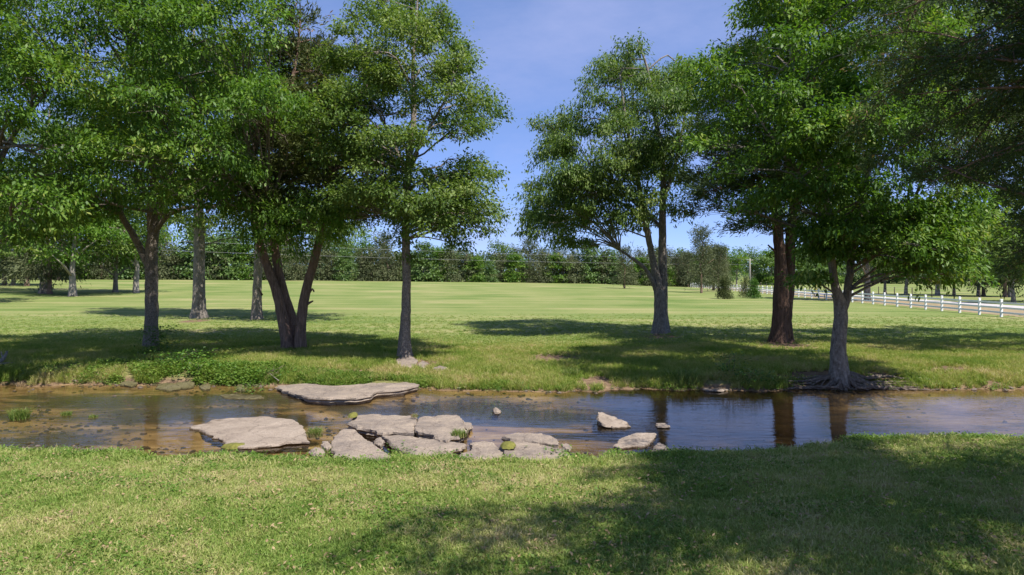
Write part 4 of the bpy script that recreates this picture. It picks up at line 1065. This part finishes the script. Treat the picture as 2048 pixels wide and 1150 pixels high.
# ------------------------------------------------------------------ rocks
ROCK_POLY = []
def slab(outline, zt, thick, label, mat='stone', seed=0, tilt=(0, 0), rough=.012, name='flat_rock', group=None, dome=0.0, cat='rock'):
    r = random.Random(seed)
    w = [np.array([(u - CX) / F * (CZ - zt) * F / (v - HV), (CZ - zt) * F / (v - HV)]) for (u, v) in outline]
    # resample the outline
    pts = []
    n0 = len(w); per = sum(np.linalg.norm(w[(i + 1) % n0] - w[i]) for i in range(n0)); st = max(per / 84, .02)
    for i in range(n0):
        a, b = w[i], w[(i + 1) % n0]; m = max(1, int(np.linalg.norm(b - a) / st))
        for k in range(m): pts.append(a + (b - a) * k / m)
    pts = np.array(pts); c = pts.mean(0); n = len(pts)
    for _ in range(1): pts = .5 * pts + .25 * np.roll(pts, 1, 0) + .25 * np.roll(pts, -1, 0)
    sz = math.sqrt(per)
    jit = np.array([(vnoise(np.array([p[0] * 5]), np.array([p[1] * 9]), seed)[0] - .5) for p in pts])
    jit2 = np.array([(vnoise(np.array([p[0] * 17]), np.array([p[1] * 23]), seed + 5)[0] - .5) for p in pts])
    pts = c + (pts - c) * (1 + .10 * jit[:, None]) + (pts - c) / (np.linalg.norm(pts - c, axis=1)[:, None] + 1e-6) * .07 * jit2[:, None]
    ROCK_POLY.append([tuple(p) for p in pts])
    mean_r = np.linalg.norm(pts - c, axis=1).mean()
    def top(q): 
        return zt + tilt[0] * (q[:, 0] - c[0]) + tilt[1] * (q[:, 1] - c[1]) + rough * 2.2 * (fbm(q[:, 0] * 1.6 + seed, q[:, 1] * 2.6, seed) - .5) * 2 + rough * .8 * (fbm(q[:, 0] * 7, q[:, 1] * 9, seed + 3) - .5) * 2
    rings = []
    for s in (.12, .34, .56, .76, .90, .97):
        q = c + (pts - c) * s; z = top(q) + dome * (1 - s ** 2); rings.append(np.column_stack([q, z]))
    q = c + (pts - c) * 1.0; zz = top(q) - .012 - .012 * np.abs(jit); rings.append(np.column_stack([q, zz]))
    lv = [(.16, .012), (.30, -.035), (.44, -.015), (.60, -.07), (1.0, -.10)]
    for li, (f, o) in enumerate(lv):
        oj = np.array([(vnoise(np.array([p[0] * 4 + li * 7]), np.array([p[1] * 7]), seed + li)[0] - .5) for p in pts])
        dirv = (pts - c) / (np.linalg.norm(pts - c, axis=1)[:, None] + 1e-6)
        q = pts + dirv * (o + .07 * oj)[:, None]; rings.append(np.column_stack([q, zz - thick * f + .02 * oj]))
    o3 = np.array([c[0], c[1], 0.0])
    V = [np.array([c[0], c[1], top(c[None])[0] + dome])] + [p for ring in rings for p in ring]
    Fc = [(0, 1 + k, 1 + (k + 1) % n) for k in range(n)]
    for i in range(len(rings) - 1):
        for k in range(n):
            a = 1 + i * n + k; b = 1 + i * n + (k + 1) % n; Fc.append((a, a + n, b + n, b))
    Fc.append(tuple(1 + (len(rings) - 1) * n + k for k in range(n)))
    ob = mesh_obj(name, [v - o3 for v in V], Fc, M[mat], None, True, tuple(o3))
    try: ob.data.set_sharp_from_angle(angle=math.radians(26))
    except Exception: pass
    tag(ob, label, cat, group)
    return ob

slab([(553, 768), (590, 764), (640, 765), (660, 768), (700, 767), (760, 762), (815, 763), (836, 771), (820, 778), (795, 781), (765, 783), (745, 788), (735, 795), (700, 799), (660, 800), (625, 797), (605, 790), (590, 783), (565, 777)], .165, .28, 'long grey slab against the far bank with a jagged front edge', 'stone', 1, (.02, -.02), .02)
slab([(372, 853), (400, 846), (428, 836), (480, 833), (540, 833), (585, 838), (600, 850), (612, 868), (617, 884), (590, 884), (555, 887), (530, 893), (490, 895), (455, 888), (440, 876), (418, 866), (405, 858)], .055, .22, 'broad pale tan slab with damp puddles dipping into the shallow water', 'stone_pale', 2, (.016, .004), .013)
slab([(698, 842), (712, 830), (740, 826), (790, 828), (828, 831), (836, 838), (826, 850), (826, 866), (800, 865), (765, 864), (745, 860), (722, 856), (704, 850)], .15, .30, 'large grey-lavender slab left of the weedy crack', 'stone', 3, (.0, -.02), .02)
slab([(840, 831), (870, 829), (915, 827), (926, 836), (928, 852), (934, 863), (915, 874), (890, 873), (858, 868), (830, 865), (831, 850)], .15, .30, 'squarish grey slab right of the weedy crack', 'stone', 4, (-.01, -.02), .02)
slab([(926, 842), (943, 845), (944, 853), (934, 860), (927, 854)], .10, .2, 'small knobbly rock wedged at the right end of the squarish slab', 'stone', 5, (0, 0), .02, name='rock')
slab([(664, 880), (672, 868), (690, 860), (710, 861), (728, 876), (750, 890), (770, 902), (784, 914), (776, 921), (700, 920), (664, 914), (672, 904), (662, 896)], .14, .3, 'smooth wedge-shaped slab rising from the near grass edge', 'stone', 6, (.01, .02), .018)
slab([(764, 868), (800, 868), (830, 872), (866, 878), (905, 882), (930, 886), (925, 896), (900, 903), (872, 911), (840, 912), (808, 903), (784, 890)], .12, .3, 'cracked grey slab tucked in front of the squarish slab', 'stone', 7, (0, -.01), .018)
slab([(868, 872), (885, 869), (905, 874), (893, 882), (872, 878)], .15, .2, 'dark-sided chunk of rock poking out under the squarish slab', 'stone', 8, (0, 0), .02, name='rock')
slab([(938, 884), (960, 879), (988, 883), (996, 893), (1008, 906), (996, 918), (960, 920), (918, 917), (922, 906), (940, 900), (946, 892)], .12, .25, 'lumpy low slab sunk in the near bank grass', 'stone', 9, (0, -.02), .02)
slab([(1006, 872), (1012, 866), (1034, 862), (1060, 865), (1095, 869), (1112, 876), (1117, 888), (1095, 887), (1060, 882), (1020, 880)], .16, .30, 'long narrow grey block behind the moss-tipped slab', 'stone', 10, (0, -.01), .02)
slab([(1000, 890), (1016, 882), (1060, 884), (1095, 891), (1130, 899), (1136, 908), (1118, 918), (1060, 921), (1015, 913)], .14, .3, 'grey slab with a mossy left tip touching the near grass', 'stone', 11, (0, -.02), .02)
slab([(1122, 890), (1132, 885), (1142, 893), (1138, 898), (1126, 896)], .12, .2, 'fist-like small stone beside the moss-tipped slab', 'stone', 12, (0, 0), .02, name='rock')
slab([(1195, 828), (1204, 826), (1235, 832), (1252, 840), (1264, 849), (1246, 851), (1214, 851), (1197, 846)], .07, .25, 'wedge-shaped tan rock standing out of the blue water', 'stone_pale', 13, (-.13, .0), .025, name='rock')
slab([(1226, 891), (1240, 878), (1262, 869), (1300, 865), (1311, 868), (1304, 880), (1292, 889), (1268, 891), (1240, 894)], .055, .2, 'pale low rock half awash near the bank', 'stone_pale', 14, (0, .02), .016)
slab([(1312, 846), (1326, 846), (1340, 851), (1332, 853), (1316, 852)], .05, .15, 'tiny pale stone tip in the blue water', 'stone_pale', 15, (0, 0), .01, name='rock')
slab([(1298, 908), (1306, 896), (1318, 886), (1336, 895), (1352, 908), (1330, 916)], .03, .2, 'submerged brown rock showing one dry corner by the bank', 'stone_pale', 16, (-.03, .05), .012)
slab([(240, 768), (247, 756), (256, 752), (268, 758), (274, 768), (262, 771)], .07, .3, 'brown pointed boulder at the weedy far bank', 'stone_moss', 17, (0, 0), .03, name='boulder', dome=.06)
slab([(312, 776), (318, 766), (345, 764), (365, 768), (360, 778), (335, 780)], .03, .3, 'low mossy boulder awash below the far bank', 'stone_moss', 18, (0, 0), .03, name='boulder', dome=.06)
slab([(350, 768), (360, 756), (378, 753), (392, 762), (386, 772), (366, 774)], .08, .35, 'moss-green humped boulder among the bank weeds', 'stone_moss', 19, (0, 0), .03, name='boulder', dome=.05)
slab([(398, 773), (410, 766), (422, 770), (420, 777), (406, 778)], .03, .25, 'small mossy stone right of the humped boulder', 'stone_moss', 20, (0, 0), .02, name='rock', dome=.04)
slab([(472, 776), (477, 769), (487, 770), (490, 778), (480, 781)], .04, .2, 'little dark stone beside the water plants', 'stone_moss', 21, (0, 0), .02, name='rock', dome=.03)
slab([(440, 790), (470, 786), (520, 790), (530, 796), (490, 798), (450, 796)], .015, .15, 'thin rock lip barely above the shallow water', 'stone_moss', 22, (0, 0), .01)
slab([(622, 902), (630, 893), (646, 896), (648, 906), (634, 912), (624, 909)], .14, .25, 'whitish stone lying in the gap between two big slabs', 'stone_pale', 23, (0, 0), .02, name='rock', dome=.05)
slab([(644, 878), (656, 880), (662, 892), (652, 898), (645, 890)], .14, .25, 'tan chip of stone leaning in the gap between slabs', 'stone_pale', 24, (.1, 0), .02, name='rock', dome=.03)
slab([(748, 880), (760, 874), (768, 884), (762, 893), (752, 890)], .12, .2, 'crumbly stone in the cleft behind the wedge slab', 'stone', 25, (0, 0), .03, name='rock', dome=.04)
slab([(985, 818), (992, 815), (1000, 819), (996, 825), (987, 823)], .06, .15, 'dark stone breaking the ripples of the riffle', 'stone', 26, (0, 0), .02, name='rock', dome=.03)
slab([(1402, 775), (1420, 772), (1456, 773), (1466, 777), (1440, 781), (1410, 780)], .05, .15, 'thin flat stone at the shaded far waterline', 'stone', 27, (0, 0), .01)
zt5 = gz1(*G(813, 722)[:2])
slab([(788, 722), (800, 716), (824, 716), (836, 722), (826, 730), (800, 729)], zt5 + .05, .2, 'flat stone lying at the foot of the slender tree', 'stone', 28, (0, .06), .015)
slab([(836, 728), (846, 723), (856, 727), (850, 733), (840, 733)], zt5 + .02, .2, 'small grey stone right of the flared tree foot', 'stone', 29, (0, .06), .015, name='rock')
slab([(866, 736), (880, 732), (898, 736), (890, 740), (872, 740)], zt5 - .02, .2, 'buried pale stone in the grass beyond the tree foot', 'stone', 30, (0, .06), .012)
slab([(1488, 975), (1500, 971), (1512, 975), (1506, 981), (1492, 981)], gz1(*G(1500, 976)[:2]) + .02, .1, 'brown clod lying on the shaded near lawn', 'stone_moss', 31, (0, 0), .02, name='rock', dome=.03)

# ------------------------------------------------------------------ grass and weeds
def tuft_mesh(name, mat, n, hmin, hmax, wid, rad, lean, seed, bend=.5):
    r = random.Random(seed); V = []; Fc = []; T = []
    for k in range(n):
        a = r.uniform(0, 6.283); q = rad * math.sqrt(r.random()); x, y = math.cos(a) * q, math.sin(a) * q
        h = r.uniform(hmin, hmax); d = r.uniform(0, 6.283); ln = r.uniform(.2, 1) * lean * h; dx, dy = math.cos(d) * ln, math.sin(d) * ln
        f = r.uniform(0, 6.283); wx_, wy_ = math.cos(f) * wid * .5, math.sin(f) * wid * .5; t = r.random(); b = len(V)
        V += [(x - wx_, y - wy_, -.01), (x + wx_, y + wy_, -.01), (x + dx * .35 + wx_ * .8, y + dy * .35 + wy_ * .8, h * .6), (x + dx * .35 - wx_ * .8, y + dy * .35 - wy_ * .8, h * .6), (x + dx, y + dy, h * (1 - bend * ln / max(h, 1e-3) * .4))]
        Fc += [(b, b + 1, b + 2, b + 3), (b + 3, b + 2, b + 4)]; T += [t] * 5
    me = bpy.data.meshes.new(name); me.from_pydata(V, [], Fc); me.materials.append(mat)
    at = me.attributes.new('tint', 'FLOAT', 'POINT'); at.data.foreach_set('value', T)
    return me

def weed_mesh(name, mat, n, h, L, W, rad, seed):
    r = np.random.default_rng(seed)
    pos = np.column_stack([r.normal(0, rad, n), r.normal(0, rad, n), r.uniform(.02, h, n)])
    d = unit(np.column_stack([r.normal(size=n), r.normal(size=n), r.uniform(-.2, .5, n)]))
    co, q = leaf_quads(pos, d, L, W, r, 1.6)
    me = fast_mesh(name, co, q, mat, np.repeat(r.random(n), 4))
    return me

def make_kit(name, meshes):
    c = bpy.data.collections.new(name)
    for m_ in meshes: c.objects.link(bpy.data.objects.new(m_.name, m_))
    return c
KL = make_kit('lawn_kit', [tuft_mesh('lawn_tuft', M['grass_lawn'], 18, .03, .085, .009, .07, 1.3, i) for i in range(5)])
KB = make_kit('bank_kit', [tuft_mesh('bank_tuft', M['grass_bank'], 22, .09, .26, .013, .10, .9, 10 + i) for i in range(5)])
KF = make_kit('field_kit', [tuft_mesh('field_tuft', M['grass_field'], 20, .03, .08, .016, .13, 1.2, 15 + i) for i in range(4)])
KW = make_kit('weed_kit', [weed_mesh('weed', M['grass_weed'], 34, .20, .085, .026, .10, 20 + i) for i in range(4)])
KC = make_kit('clover_kit', [weed_mesh('clover', M['grass_weed'], 16, .045, .035, .013, .06, 30 + i) for i in range(3)])

def scatter(name, pts, rot, sc, kitc, label, cat, nk):
    me = bpy.data.meshes.new(name); me.vertices.add(len(pts)); me.vertices.foreach_set('co', pts.astype(np.float32).ravel())
    a = me.attributes.new('rot', 'FLOAT_VECTOR', 'POINT'); a.data.foreach_set('vector', rot.astype(np.float32).ravel())
    a = me.attributes.new('sc', 'FLOAT', 'POINT'); a.data.foreach_set('value', sc.astype(np.float32))
    a = me.attributes.new('pick', 'INT', 'POINT'); a.data.foreach_set('value', np.random.default_rng(1).integers(0, nk, len(pts)).astype(np.int32))
    o = bpy.data.objects.new(name, me); col.objects.link(o)
    ng = bpy.data.node_groups.new(name + '_nodes', 'GeometryNodeTree')
    ng.interface.new_socket('Geometry', in_out='INPUT', socket_type='NodeSocketGeometry')
    ng.interface.new_socket('Geometry', in_out='OUTPUT', socket_type='NodeSocketGeometry')
    n = ng.nodes; l = ng.links
    gi = n.new('NodeGroupInput'); go = n.new('NodeGroupOutput'); ip = n.new('GeometryNodeInstanceOnPoints'); ci = n.new('GeometryNodeCollectionInfo')
    ci.inputs['Collection'].default_value = kitc; ci.inputs['Separate Children'].default_value = True; ci.inputs['Reset Children'].default_value = True
    ip.inputs['Pick Instance'].default_value = True
    def na(nm, t):
        x = n.new('GeometryNodeInputNamedAttribute'); x.data_type = t; x.inputs['Name'].default_value = nm; return x.outputs['Attribute']
    er = n.new('FunctionNodeEulerToRotation')
    l.new(na('rot', 'FLOAT_VECTOR'), er.inputs[0]); l.new(er.outputs[0], ip.inputs['Rotation'])
    l.new(na('sc', 'FLOAT'), ip.inputs['Scale']); l.new(na('pick', 'INT'), ip.inputs['Instance Index'])
    l.new(gi.outputs[0], ip.inputs['Points']); l.new(ci.outputs[0], ip.inputs['Instance']); l.new(ip.outputs[0], go.inputs[0])
    md = o.modifiers.new('scatter', 'NODES'); md.node_group = ng
    tag(o, label, cat, kind='stuff')
    return o

def on_rock(x, y):
    m = np.zeros(len(x), bool)
    for poly in ROCK_POLY:
        pa = np.array(poly); lo = pa.min(0); hi = pa.max(0)
        near = np.nonzero((x > lo[0]) & (x < hi[0]) & (y > lo[1]) & (y < hi[1]))[0]
        for i in near:
            if in_poly(x[i], y[i], poly): m[i] = True
    return m

rg = np.random.default_rng(77)
def field_pts(n, x0, x1, y0, y1, keep):
    y = rg.uniform(y0, y1, n); x = rg.uniform(-1, 1, n) * (0.76 * y + 1.5)
    if x0 is not None: ok = (x > x0) & (x < x1); x, y = x[ok], y[ok]
    z = gz(x, y); ok = keep(x, y, z); x, y, z = x[ok], y[ok], z[ok]
    ok = ~on_rock(x, y); return x[ok], y[ok], z[ok]
def rots(n, tilt=.25):
    return np.column_stack([rg.normal(0, tilt, n), rg.normal(0, tilt, n), rg.uniform(0, 6.283, n)])

# near lawn
x, y, z = field_pts(120000, None, None, 6.0, 15.6, lambda x, y, z: (y < y_near(x) + .02) & (rg.random(len(x)) > bare_at(x, y) * .8) & (rg.random(len(x)) < np.clip(1.25 - y / 26, .3, 1)))
scatter('lawn_grass', np.column_stack([x, y, z]), rots(len(x)), rg.uniform(.7, 1.35, len(x)) * np.where(y_near(x) - y < .7, 1.45, 1.0), KL, 'short mown grass of the near lawn, green mixed with straw', 'grass', 5)
# broad-leaved plants among the lawn
x, y, z = field_pts(30000, None, None, 6.0, 15.4, lambda x, y, z: (y < y_near(x)) & (fbm(x * .7, y * .7, 21) > .56) & (rg.random(len(x)) > bare_at(x, y)))
scatter('lawn_clover', np.column_stack([x, y, z]), rots(len(x)), rg.uniform(.7, 1.5, len(x)), KC, 'clover and small broad-leaved weeds growing through the near lawn', 'clover', 3)
KD = make_kit('litter_kit', [weed_mesh('litter', M['leaf_straw'], 5, .03, .06, .016, .10, 60 + i) for i in range(3)])
x, y, z = field_pts(3200, None, None, 6.0, 15.0, lambda x, y, z: (y < y_near(x)))
scatter('lawn_litter', np.column_stack([x, y, z + .03]), rots(len(x)), rg.uniform(.5, 1.2, len(x)), KD, 'scattered dry leaves and clippings on the near lawn', 'leaf litter', 3)
# bank grass
x, y, z = field_pts(110000, None, None, 22.0, 37.0, lambda x, y, z: (y > y_far(x) + .03) & (rg.random(len(x)) > bare_at(x, y) * 1.25) & (rg.random(len(x)) < np.clip(1.1 - (y - y_far(x) - 3.5) / 11, 0, 1)))
dfar = y - y_far(x)
scatter('bank_grass', np.column_stack([x, y, z]), rots(len(x)), rg.uniform(.6, 1.25, len(x)) * np.interp(dfar, [0, 1, 4, 9, 14], [.95, .9, .75, .48, .3]) * (.75 + .5 * fbm(x * .5, y * .5, 31)), KB, 'longer lush grass on the far creek bank', 'grass', 5)
x, y, z = field_pts(60000, None, None, 29.0, 58.0, lambda x, y, z: (rg.random(len(x)) > bare_at(x, y)) & (rg.random(len(x)) < smooth((y - 29) / 6) * np.clip(1.5 - y / 38, 0, 1)))
scatter('field_grass', np.column_stack([x, y, z]), rots(len(x)), rg.uniform(.7, 1.2, len(x)), KF, 'short mown grass where the field begins', 'grass', 4)
# weeds on the far bank
def weed_keep(x, y, z):
    d = y - y_far(x); u = CX + F * x / y
    w = np.interp(u, [-100, 150, 250, 330, 560, 830, 900, 1100, 1300, 1400, 1520, 1600, 2100], [.12, .2, .6, .9, .8, .7, .3, .14, .1, .5, .45, .05, .06])
    return (d > -.08) & (d < np.interp(u, [0, 300, 480, 830, 1000], [1.2, 2.4, 1.6, .9, .5])) & (rg.random(len(x)) < w * smooth((fbm(x * .9, y * .9, 12) - .30) / .35))
x, y, z = field_pts(64000, None, None, 22.0, 27.0, weed_keep)
scatter('bank_weeds', np.column_stack([x, y, z]), rots(len(x)), rg.uniform(.35, .95, len(x)) * np.where(x < -8, 1.2, .8), KW, 'leafy green weeds crowding the far waterline', 'weeds', 4)
# weeds and long grass along the near edge and between the slabs
x, y, z = field_pts(26000, None, None, 13.0, 15.8, lambda x, y, z: (np.abs(y_near(x) - .12 - y) < .30) & (rg.random(len(x)) < .05 + .6 * smooth((fbm(x * .9, y * .4, 41) - .45) / .2)))
scatter('edge_weeds', np.column_stack([x, y, z]), rots(len(x)), rg.uniform(.25, .75, len(x)), KW, 'fringe of weeds along the near water edge', 'weeds', 4)

def pebble_mesh(name, mat, seed):
    r = np.random.default_rng(seed); V = []; Fc = []; n, m = 8, 5
    for i in range(1, m):
        for k in range(n):
            t = math.pi * i / m; a = 6.2832 * k / n; q = r.uniform(.8, 1.15)
            V.append((math.sin(t) * math.cos(a) * q, math.sin(t) * math.sin(a) * q * .75, math.cos(t) * .45 * q))
    V += [(0, 0, .45), (0, 0, -.45)]
    for i in range(m - 2):
        for k in range(n): a = i * n + k; b = i * n + (k + 1) % n; Fc.append((a, a + n, b + n, b))
    for k in range(n): Fc.append((k, (k + 1) % n, len(V) - 2)); Fc.append(((m - 2) * n + (k + 1) % n, (m - 2) * n + k, len(V) - 1))
    me = bpy.data.meshes.new(name); me.from_pydata(V, [], Fc); me.materials.append(mat); return me
KP = make_kit('pebble_kit', [pebble_mesh('pebble', M[['stone_moss', 'stone_moss', 'stone', 'stone_pale'][i]], 70 + i) for i in range(4)])
x, y, z = field_pts(9000, None, None, 13.4, 24.2, lambda x, y, z: (y > y_near(x) - .15) & (y < y_far(x) + .2) & (rg.random(len(x)) < np.where(x < 2.5, .10 + .75 * smooth((fbm(x * .6, y * .9, 81) - .48) / .15), .06) + .8 * np.exp(-(y_far(x) - y) / .35) + .5 * np.exp(-np.abs(y - y_near(x)) / .25)))
ps = rg.uniform(.0, 1, len(x)) ** 2.5 * .085 + .015
scatter('creek_pebbles', np.column_stack([x, y, np.minimum(z + ps * .15, np.maximum(z, .01) + .01)]), rots(len(x), .15), ps, KP, 'small stones lying on the creek bed and along the waterline', 'pebbles', 4)

# single plants and tufts
def plant(name, label, cat, u, v, parts, seed, zz=None):
    p = G(u, v); p = np.array([p[0], p[1], (gz1(p[0], p[1]) if zz is None else zz)])
    root = tag(empty(name, p), label, cat)
    for (kind, n, h, rad, sc) in parts:
        if kind == 'blade': me = tuft_mesh('blade', M['grass_one'], n, h * .5, h, .014 * sc, rad, 1.1, seed)
        elif kind == 'straw': me = tuft_mesh('straw', M['leaf_straw'], n, h * .3, h, .010 * sc, rad, 1.6, seed + 1)
        else: me = weed_mesh('foliage', M['leaf_weed'], n, h, .10 * sc, .032 * sc, rad, seed + 2)
        o = link({'blade': 'blades', 'straw': 'dead_blades', 'leaf': 'foliage'}[kind], me, root); tag(o, kind='stuff')
    if any(k[0] == 'leaf' for k in parts):
        h = max(k[2] for k in parts); b = MB(); rs = random.Random(seed)
        for q in range(5): b.tube([np.array([0, 0, -.05]), np.array([rs.uniform(-.5, .5) * parts[0][3], rs.uniform(-.5, .5) * parts[0][3], h * .5]), np.array([rs.uniform(-1, 1) * parts[0][3], rs.uniform(-1, 1) * parts[0][3], h * .95])], [.008, .006, .003], 4)
        b.build('stem', M['bark_root'], root)
    return root
M['grass_one'] = foliage_mat('grass_one', [(0, (0.07, 0.14, 0.02)), (.6, (0.15, 0.22, 0.04)), (1, (0.30, 0.29, 0.10))], trans=.35)
plant('grass_tuft', 'round dark green grass clump growing out of the shallow water', 'grass tuft', 38, 838, [('blade', 420, .34, .20, 1)], 1, 0.0)
plant('grass_tuft', 'small bright tuft on the shallow shelf beside the big clump', 'grass tuft', 133, 830, [('blade', 120, .14, .13, .8)], 2, 0.0)
plant('grass_tuft', 'tiny low tuft out on the shallow rock shelf', 'grass tuft', 187, 835, [('blade', 80, .10, .11, .8)], 3, 0.0)
plant('grass_tuft', 'pale grass spray trailing in the water at the left bank', 'grass tuft', 48, 772, [('straw', 160, .22, .22, 1)], 4, 0.0)
plant('water_plant', 'bright leafy plants rising from the water beside the long slab', 'water plant', 505, 784, [('leaf', 260, .28, .34, .7)], 5, 0.0)
plant('grass_tuft', 'green and brown grass clump wedged between the pale and wedge slabs', 'grass tuft', 630, 878, [('blade', 200, .26, .16, .9), ('straw', 200, .22, .18, .9)], 6, 0.05)
plant('grass_tuft', 'drooping wet grass below the whitish stone', 'grass tuft', 640, 914, [('blade', 180, .20, .20, .8)], 7, 0.0)
plant('grass_tuft', 'yellow-green tuft spilling over the squarish slab corner', 'grass tuft', 918, 884, [('blade', 200, .20, .17, .9), ('straw', 60, .12, .15, .8)], 8, 0.12)
plant('grass_tuft', 'dry weed sprig growing in the slab crack', 'grass tuft', 829, 852, [('straw', 70, .10, .10, .7), ('blade', 40, .1, .1, .7)], 9, 0.22)
plant('weed_bush', 'leafy weeds filling the cleft behind the wedge slab', 'weed', 800, 914, [('leaf', 150, .22, .22, .7), ('blade', 80, .22, .2, .8)], 10)
plant('weed_bush', 'upright weeds at the foot of the cracked slab', 'weed', 885, 918, [('leaf', 90, .18, .14, .6), ('blade', 60, .2, .16, .8)], 11)
plant('weed_bush', 'weeds beside the moss-tipped slab on the near edge', 'weed', 1122, 920, [('leaf', 120, .24, .22, .7), ('blade', 80, .24, .2, .8)], 12)
plant('weed_bush', 'dark bushy weeds climbing the trunk foot of the forked tree', 'weed', 318, 708, [('leaf', 900, 1.15, .42, 1.1)], 13)
plant('weed_bush', 'sprawling weeds right of the forked tree on the shaded bank', 'weed', 372, 736, [('leaf', 620, .65, .6, 1.1)], 14)
plant('weed_bush', 'light green leafy weeds at the water beside the humped boulder', 'weed', 392, 752, [('leaf', 420, .50, .35, 1.0)], 15)
plant('weed_bush', 'leafy shoots catching sun on the shaded bank by the exposed roots', 'weed', 1462, 752, [('leaf', 300, .75, .38, 1.0)], 16)
plant('weed_bush', 'dark weeds at the shaded waterline left of the exposed roots', 'weed', 1500, 768, [('leaf', 300, .45, .42, 1.0)], 17)
plant('grass_tuft', 'arching long grass hanging over the shaded waterline', 'grass tuft', 1370, 764, [('blade', 420, .55, .5, 1.2)], 18)
plant('grass_tuft', 'bright upright grass clump above the sandy landing', 'grass tuft', 1140, 755, [('blade', 260, .42, .26, 1.1)], 19)
plant('weed_bush', 'weeds and dry stalks over a hollow in the bank behind the long slab', 'weed', 545, 756, [('leaf', 240, .3, .4, .9), ('straw', 80, .4, .3, 1)], 20)

# moss pads on slabs
def moss(u, v, zt, ru, rv, label, seed):
    Y = (CZ - zt) * F / (v - HV); c = np.array([(u - CX) / F * Y, Y, zt]); a = ru / F * Y; b = abs((CZ - zt) * F / (v - rv - HV) - Y); r = random.Random(seed); V = [np.array([0, 0, .05])]; Fc = []; n = 22
    for s, h in ((.4, .045), (.75, .03), (1, -.03)):
        for k in range(n):
            t = 6.2832 * k / n; q = s * (1 + .25 * (r.random() - .5)); V.append(np.array([math.cos(t) * a * q, math.sin(t) * b * q, h + .01 * r.random()]))
    Fc += [(0, 1 + k, 1 + (k + 1) % n) for k in range(n)]
    for i in range(2): Fc += [(1 + i * n + k, 1 + (i + 1) * n + k, 1 + (i + 1) * n + (k + 1) % n, 1 + i * n + (k + 1) % n) for k in range(n)]
    tag(mesh_obj('moss_pad', V, Fc, M['moss'], None, True, tuple(c)), label, 'moss')
moss(1016, 890, .20, 16, 6, 'yellow-green moss pad on the tip of the near grey slab', 1)
moss(706, 830, .24, 9, 4, 'yellow moss pad on the back corner of the large lavender slab', 2)
moss(470, 892, .02, 26, 4, 'olive moss pad at the waterline of the pale tan slab', 3)

# ------------------------------------------------------------------ driftwood and fallen sticks
def stick(name, label, cat, main, twigs, mat):
    b0_ = np.asarray(main[0][:3], float); root = tag(empty(name, b0_), label, cat)
    b = MB(); sp, sr = spline([np.asarray(p[:3]) - b0_ for p in main], [p[3] for p in main], .08); b.tube(sp, sr, 7, wob=.15, rs=random.Random(1)); b.build('stem', mat, root)
    for tw in twigs:
        b = MB(); sp, sr = spline([np.asarray(p[:3]) - b0_ for p in tw], [p[3] for p in tw], .08); b.tube(sp, sr, 6); b.build('twig', mat, root)
def gp(u, v, up, r): p = G(u, v); return (p[0], p[1], p[2] + up, r)
stick('driftwood', 'grey weathered driftwood limb propped on the left bank', 'driftwood', [gp(-30, 738, .1, .09), gp(-5, 734, .15, .08), gp(8, 732, .3, .06), gp(14, 728, .45, .035)], [[gp(0, 736, .12, .06), gp(18, 734, .12, .05), gp(30, 732, .1, .03)], [gp(6, 733, .28, .03), gp(2, 728, .45, .02)]], M['bark_pale'])
stick('fallen_stick', 'thin curved bare stick leaning from the bank into the water', 'stick', [gp(532, 752, .2, .014), gp(545, 762, .16, .016), gp(560, 768, .08, .012)], [[gp(545, 762, .16, .008), gp(556, 756, .2, .004)]], M['bark_pale'])
stick('fallen_stick', 'reddish dead twig lying on the near lawn at the shade edge', 'stick', [gp(755, 1036, .03, .006), gp(772, 1026, .04, .006), gp(790, 1017, .03, .004)], [[gp(772, 1026, .04, .004), gp(784, 1026, .03, .002)]], M['bark_cedar'])
stick('fallen_stick', 'long pale root-like stick floating along the bank right of the roots', 'stick', [gp(1740, 774, .04, .03), gp(1780, 775, .04, .028), gp(1840, 776, .02, .016)], [[gp(1795, 775, .04, .015), gp(1812, 768, .1, .008)]], M['bark_root'])
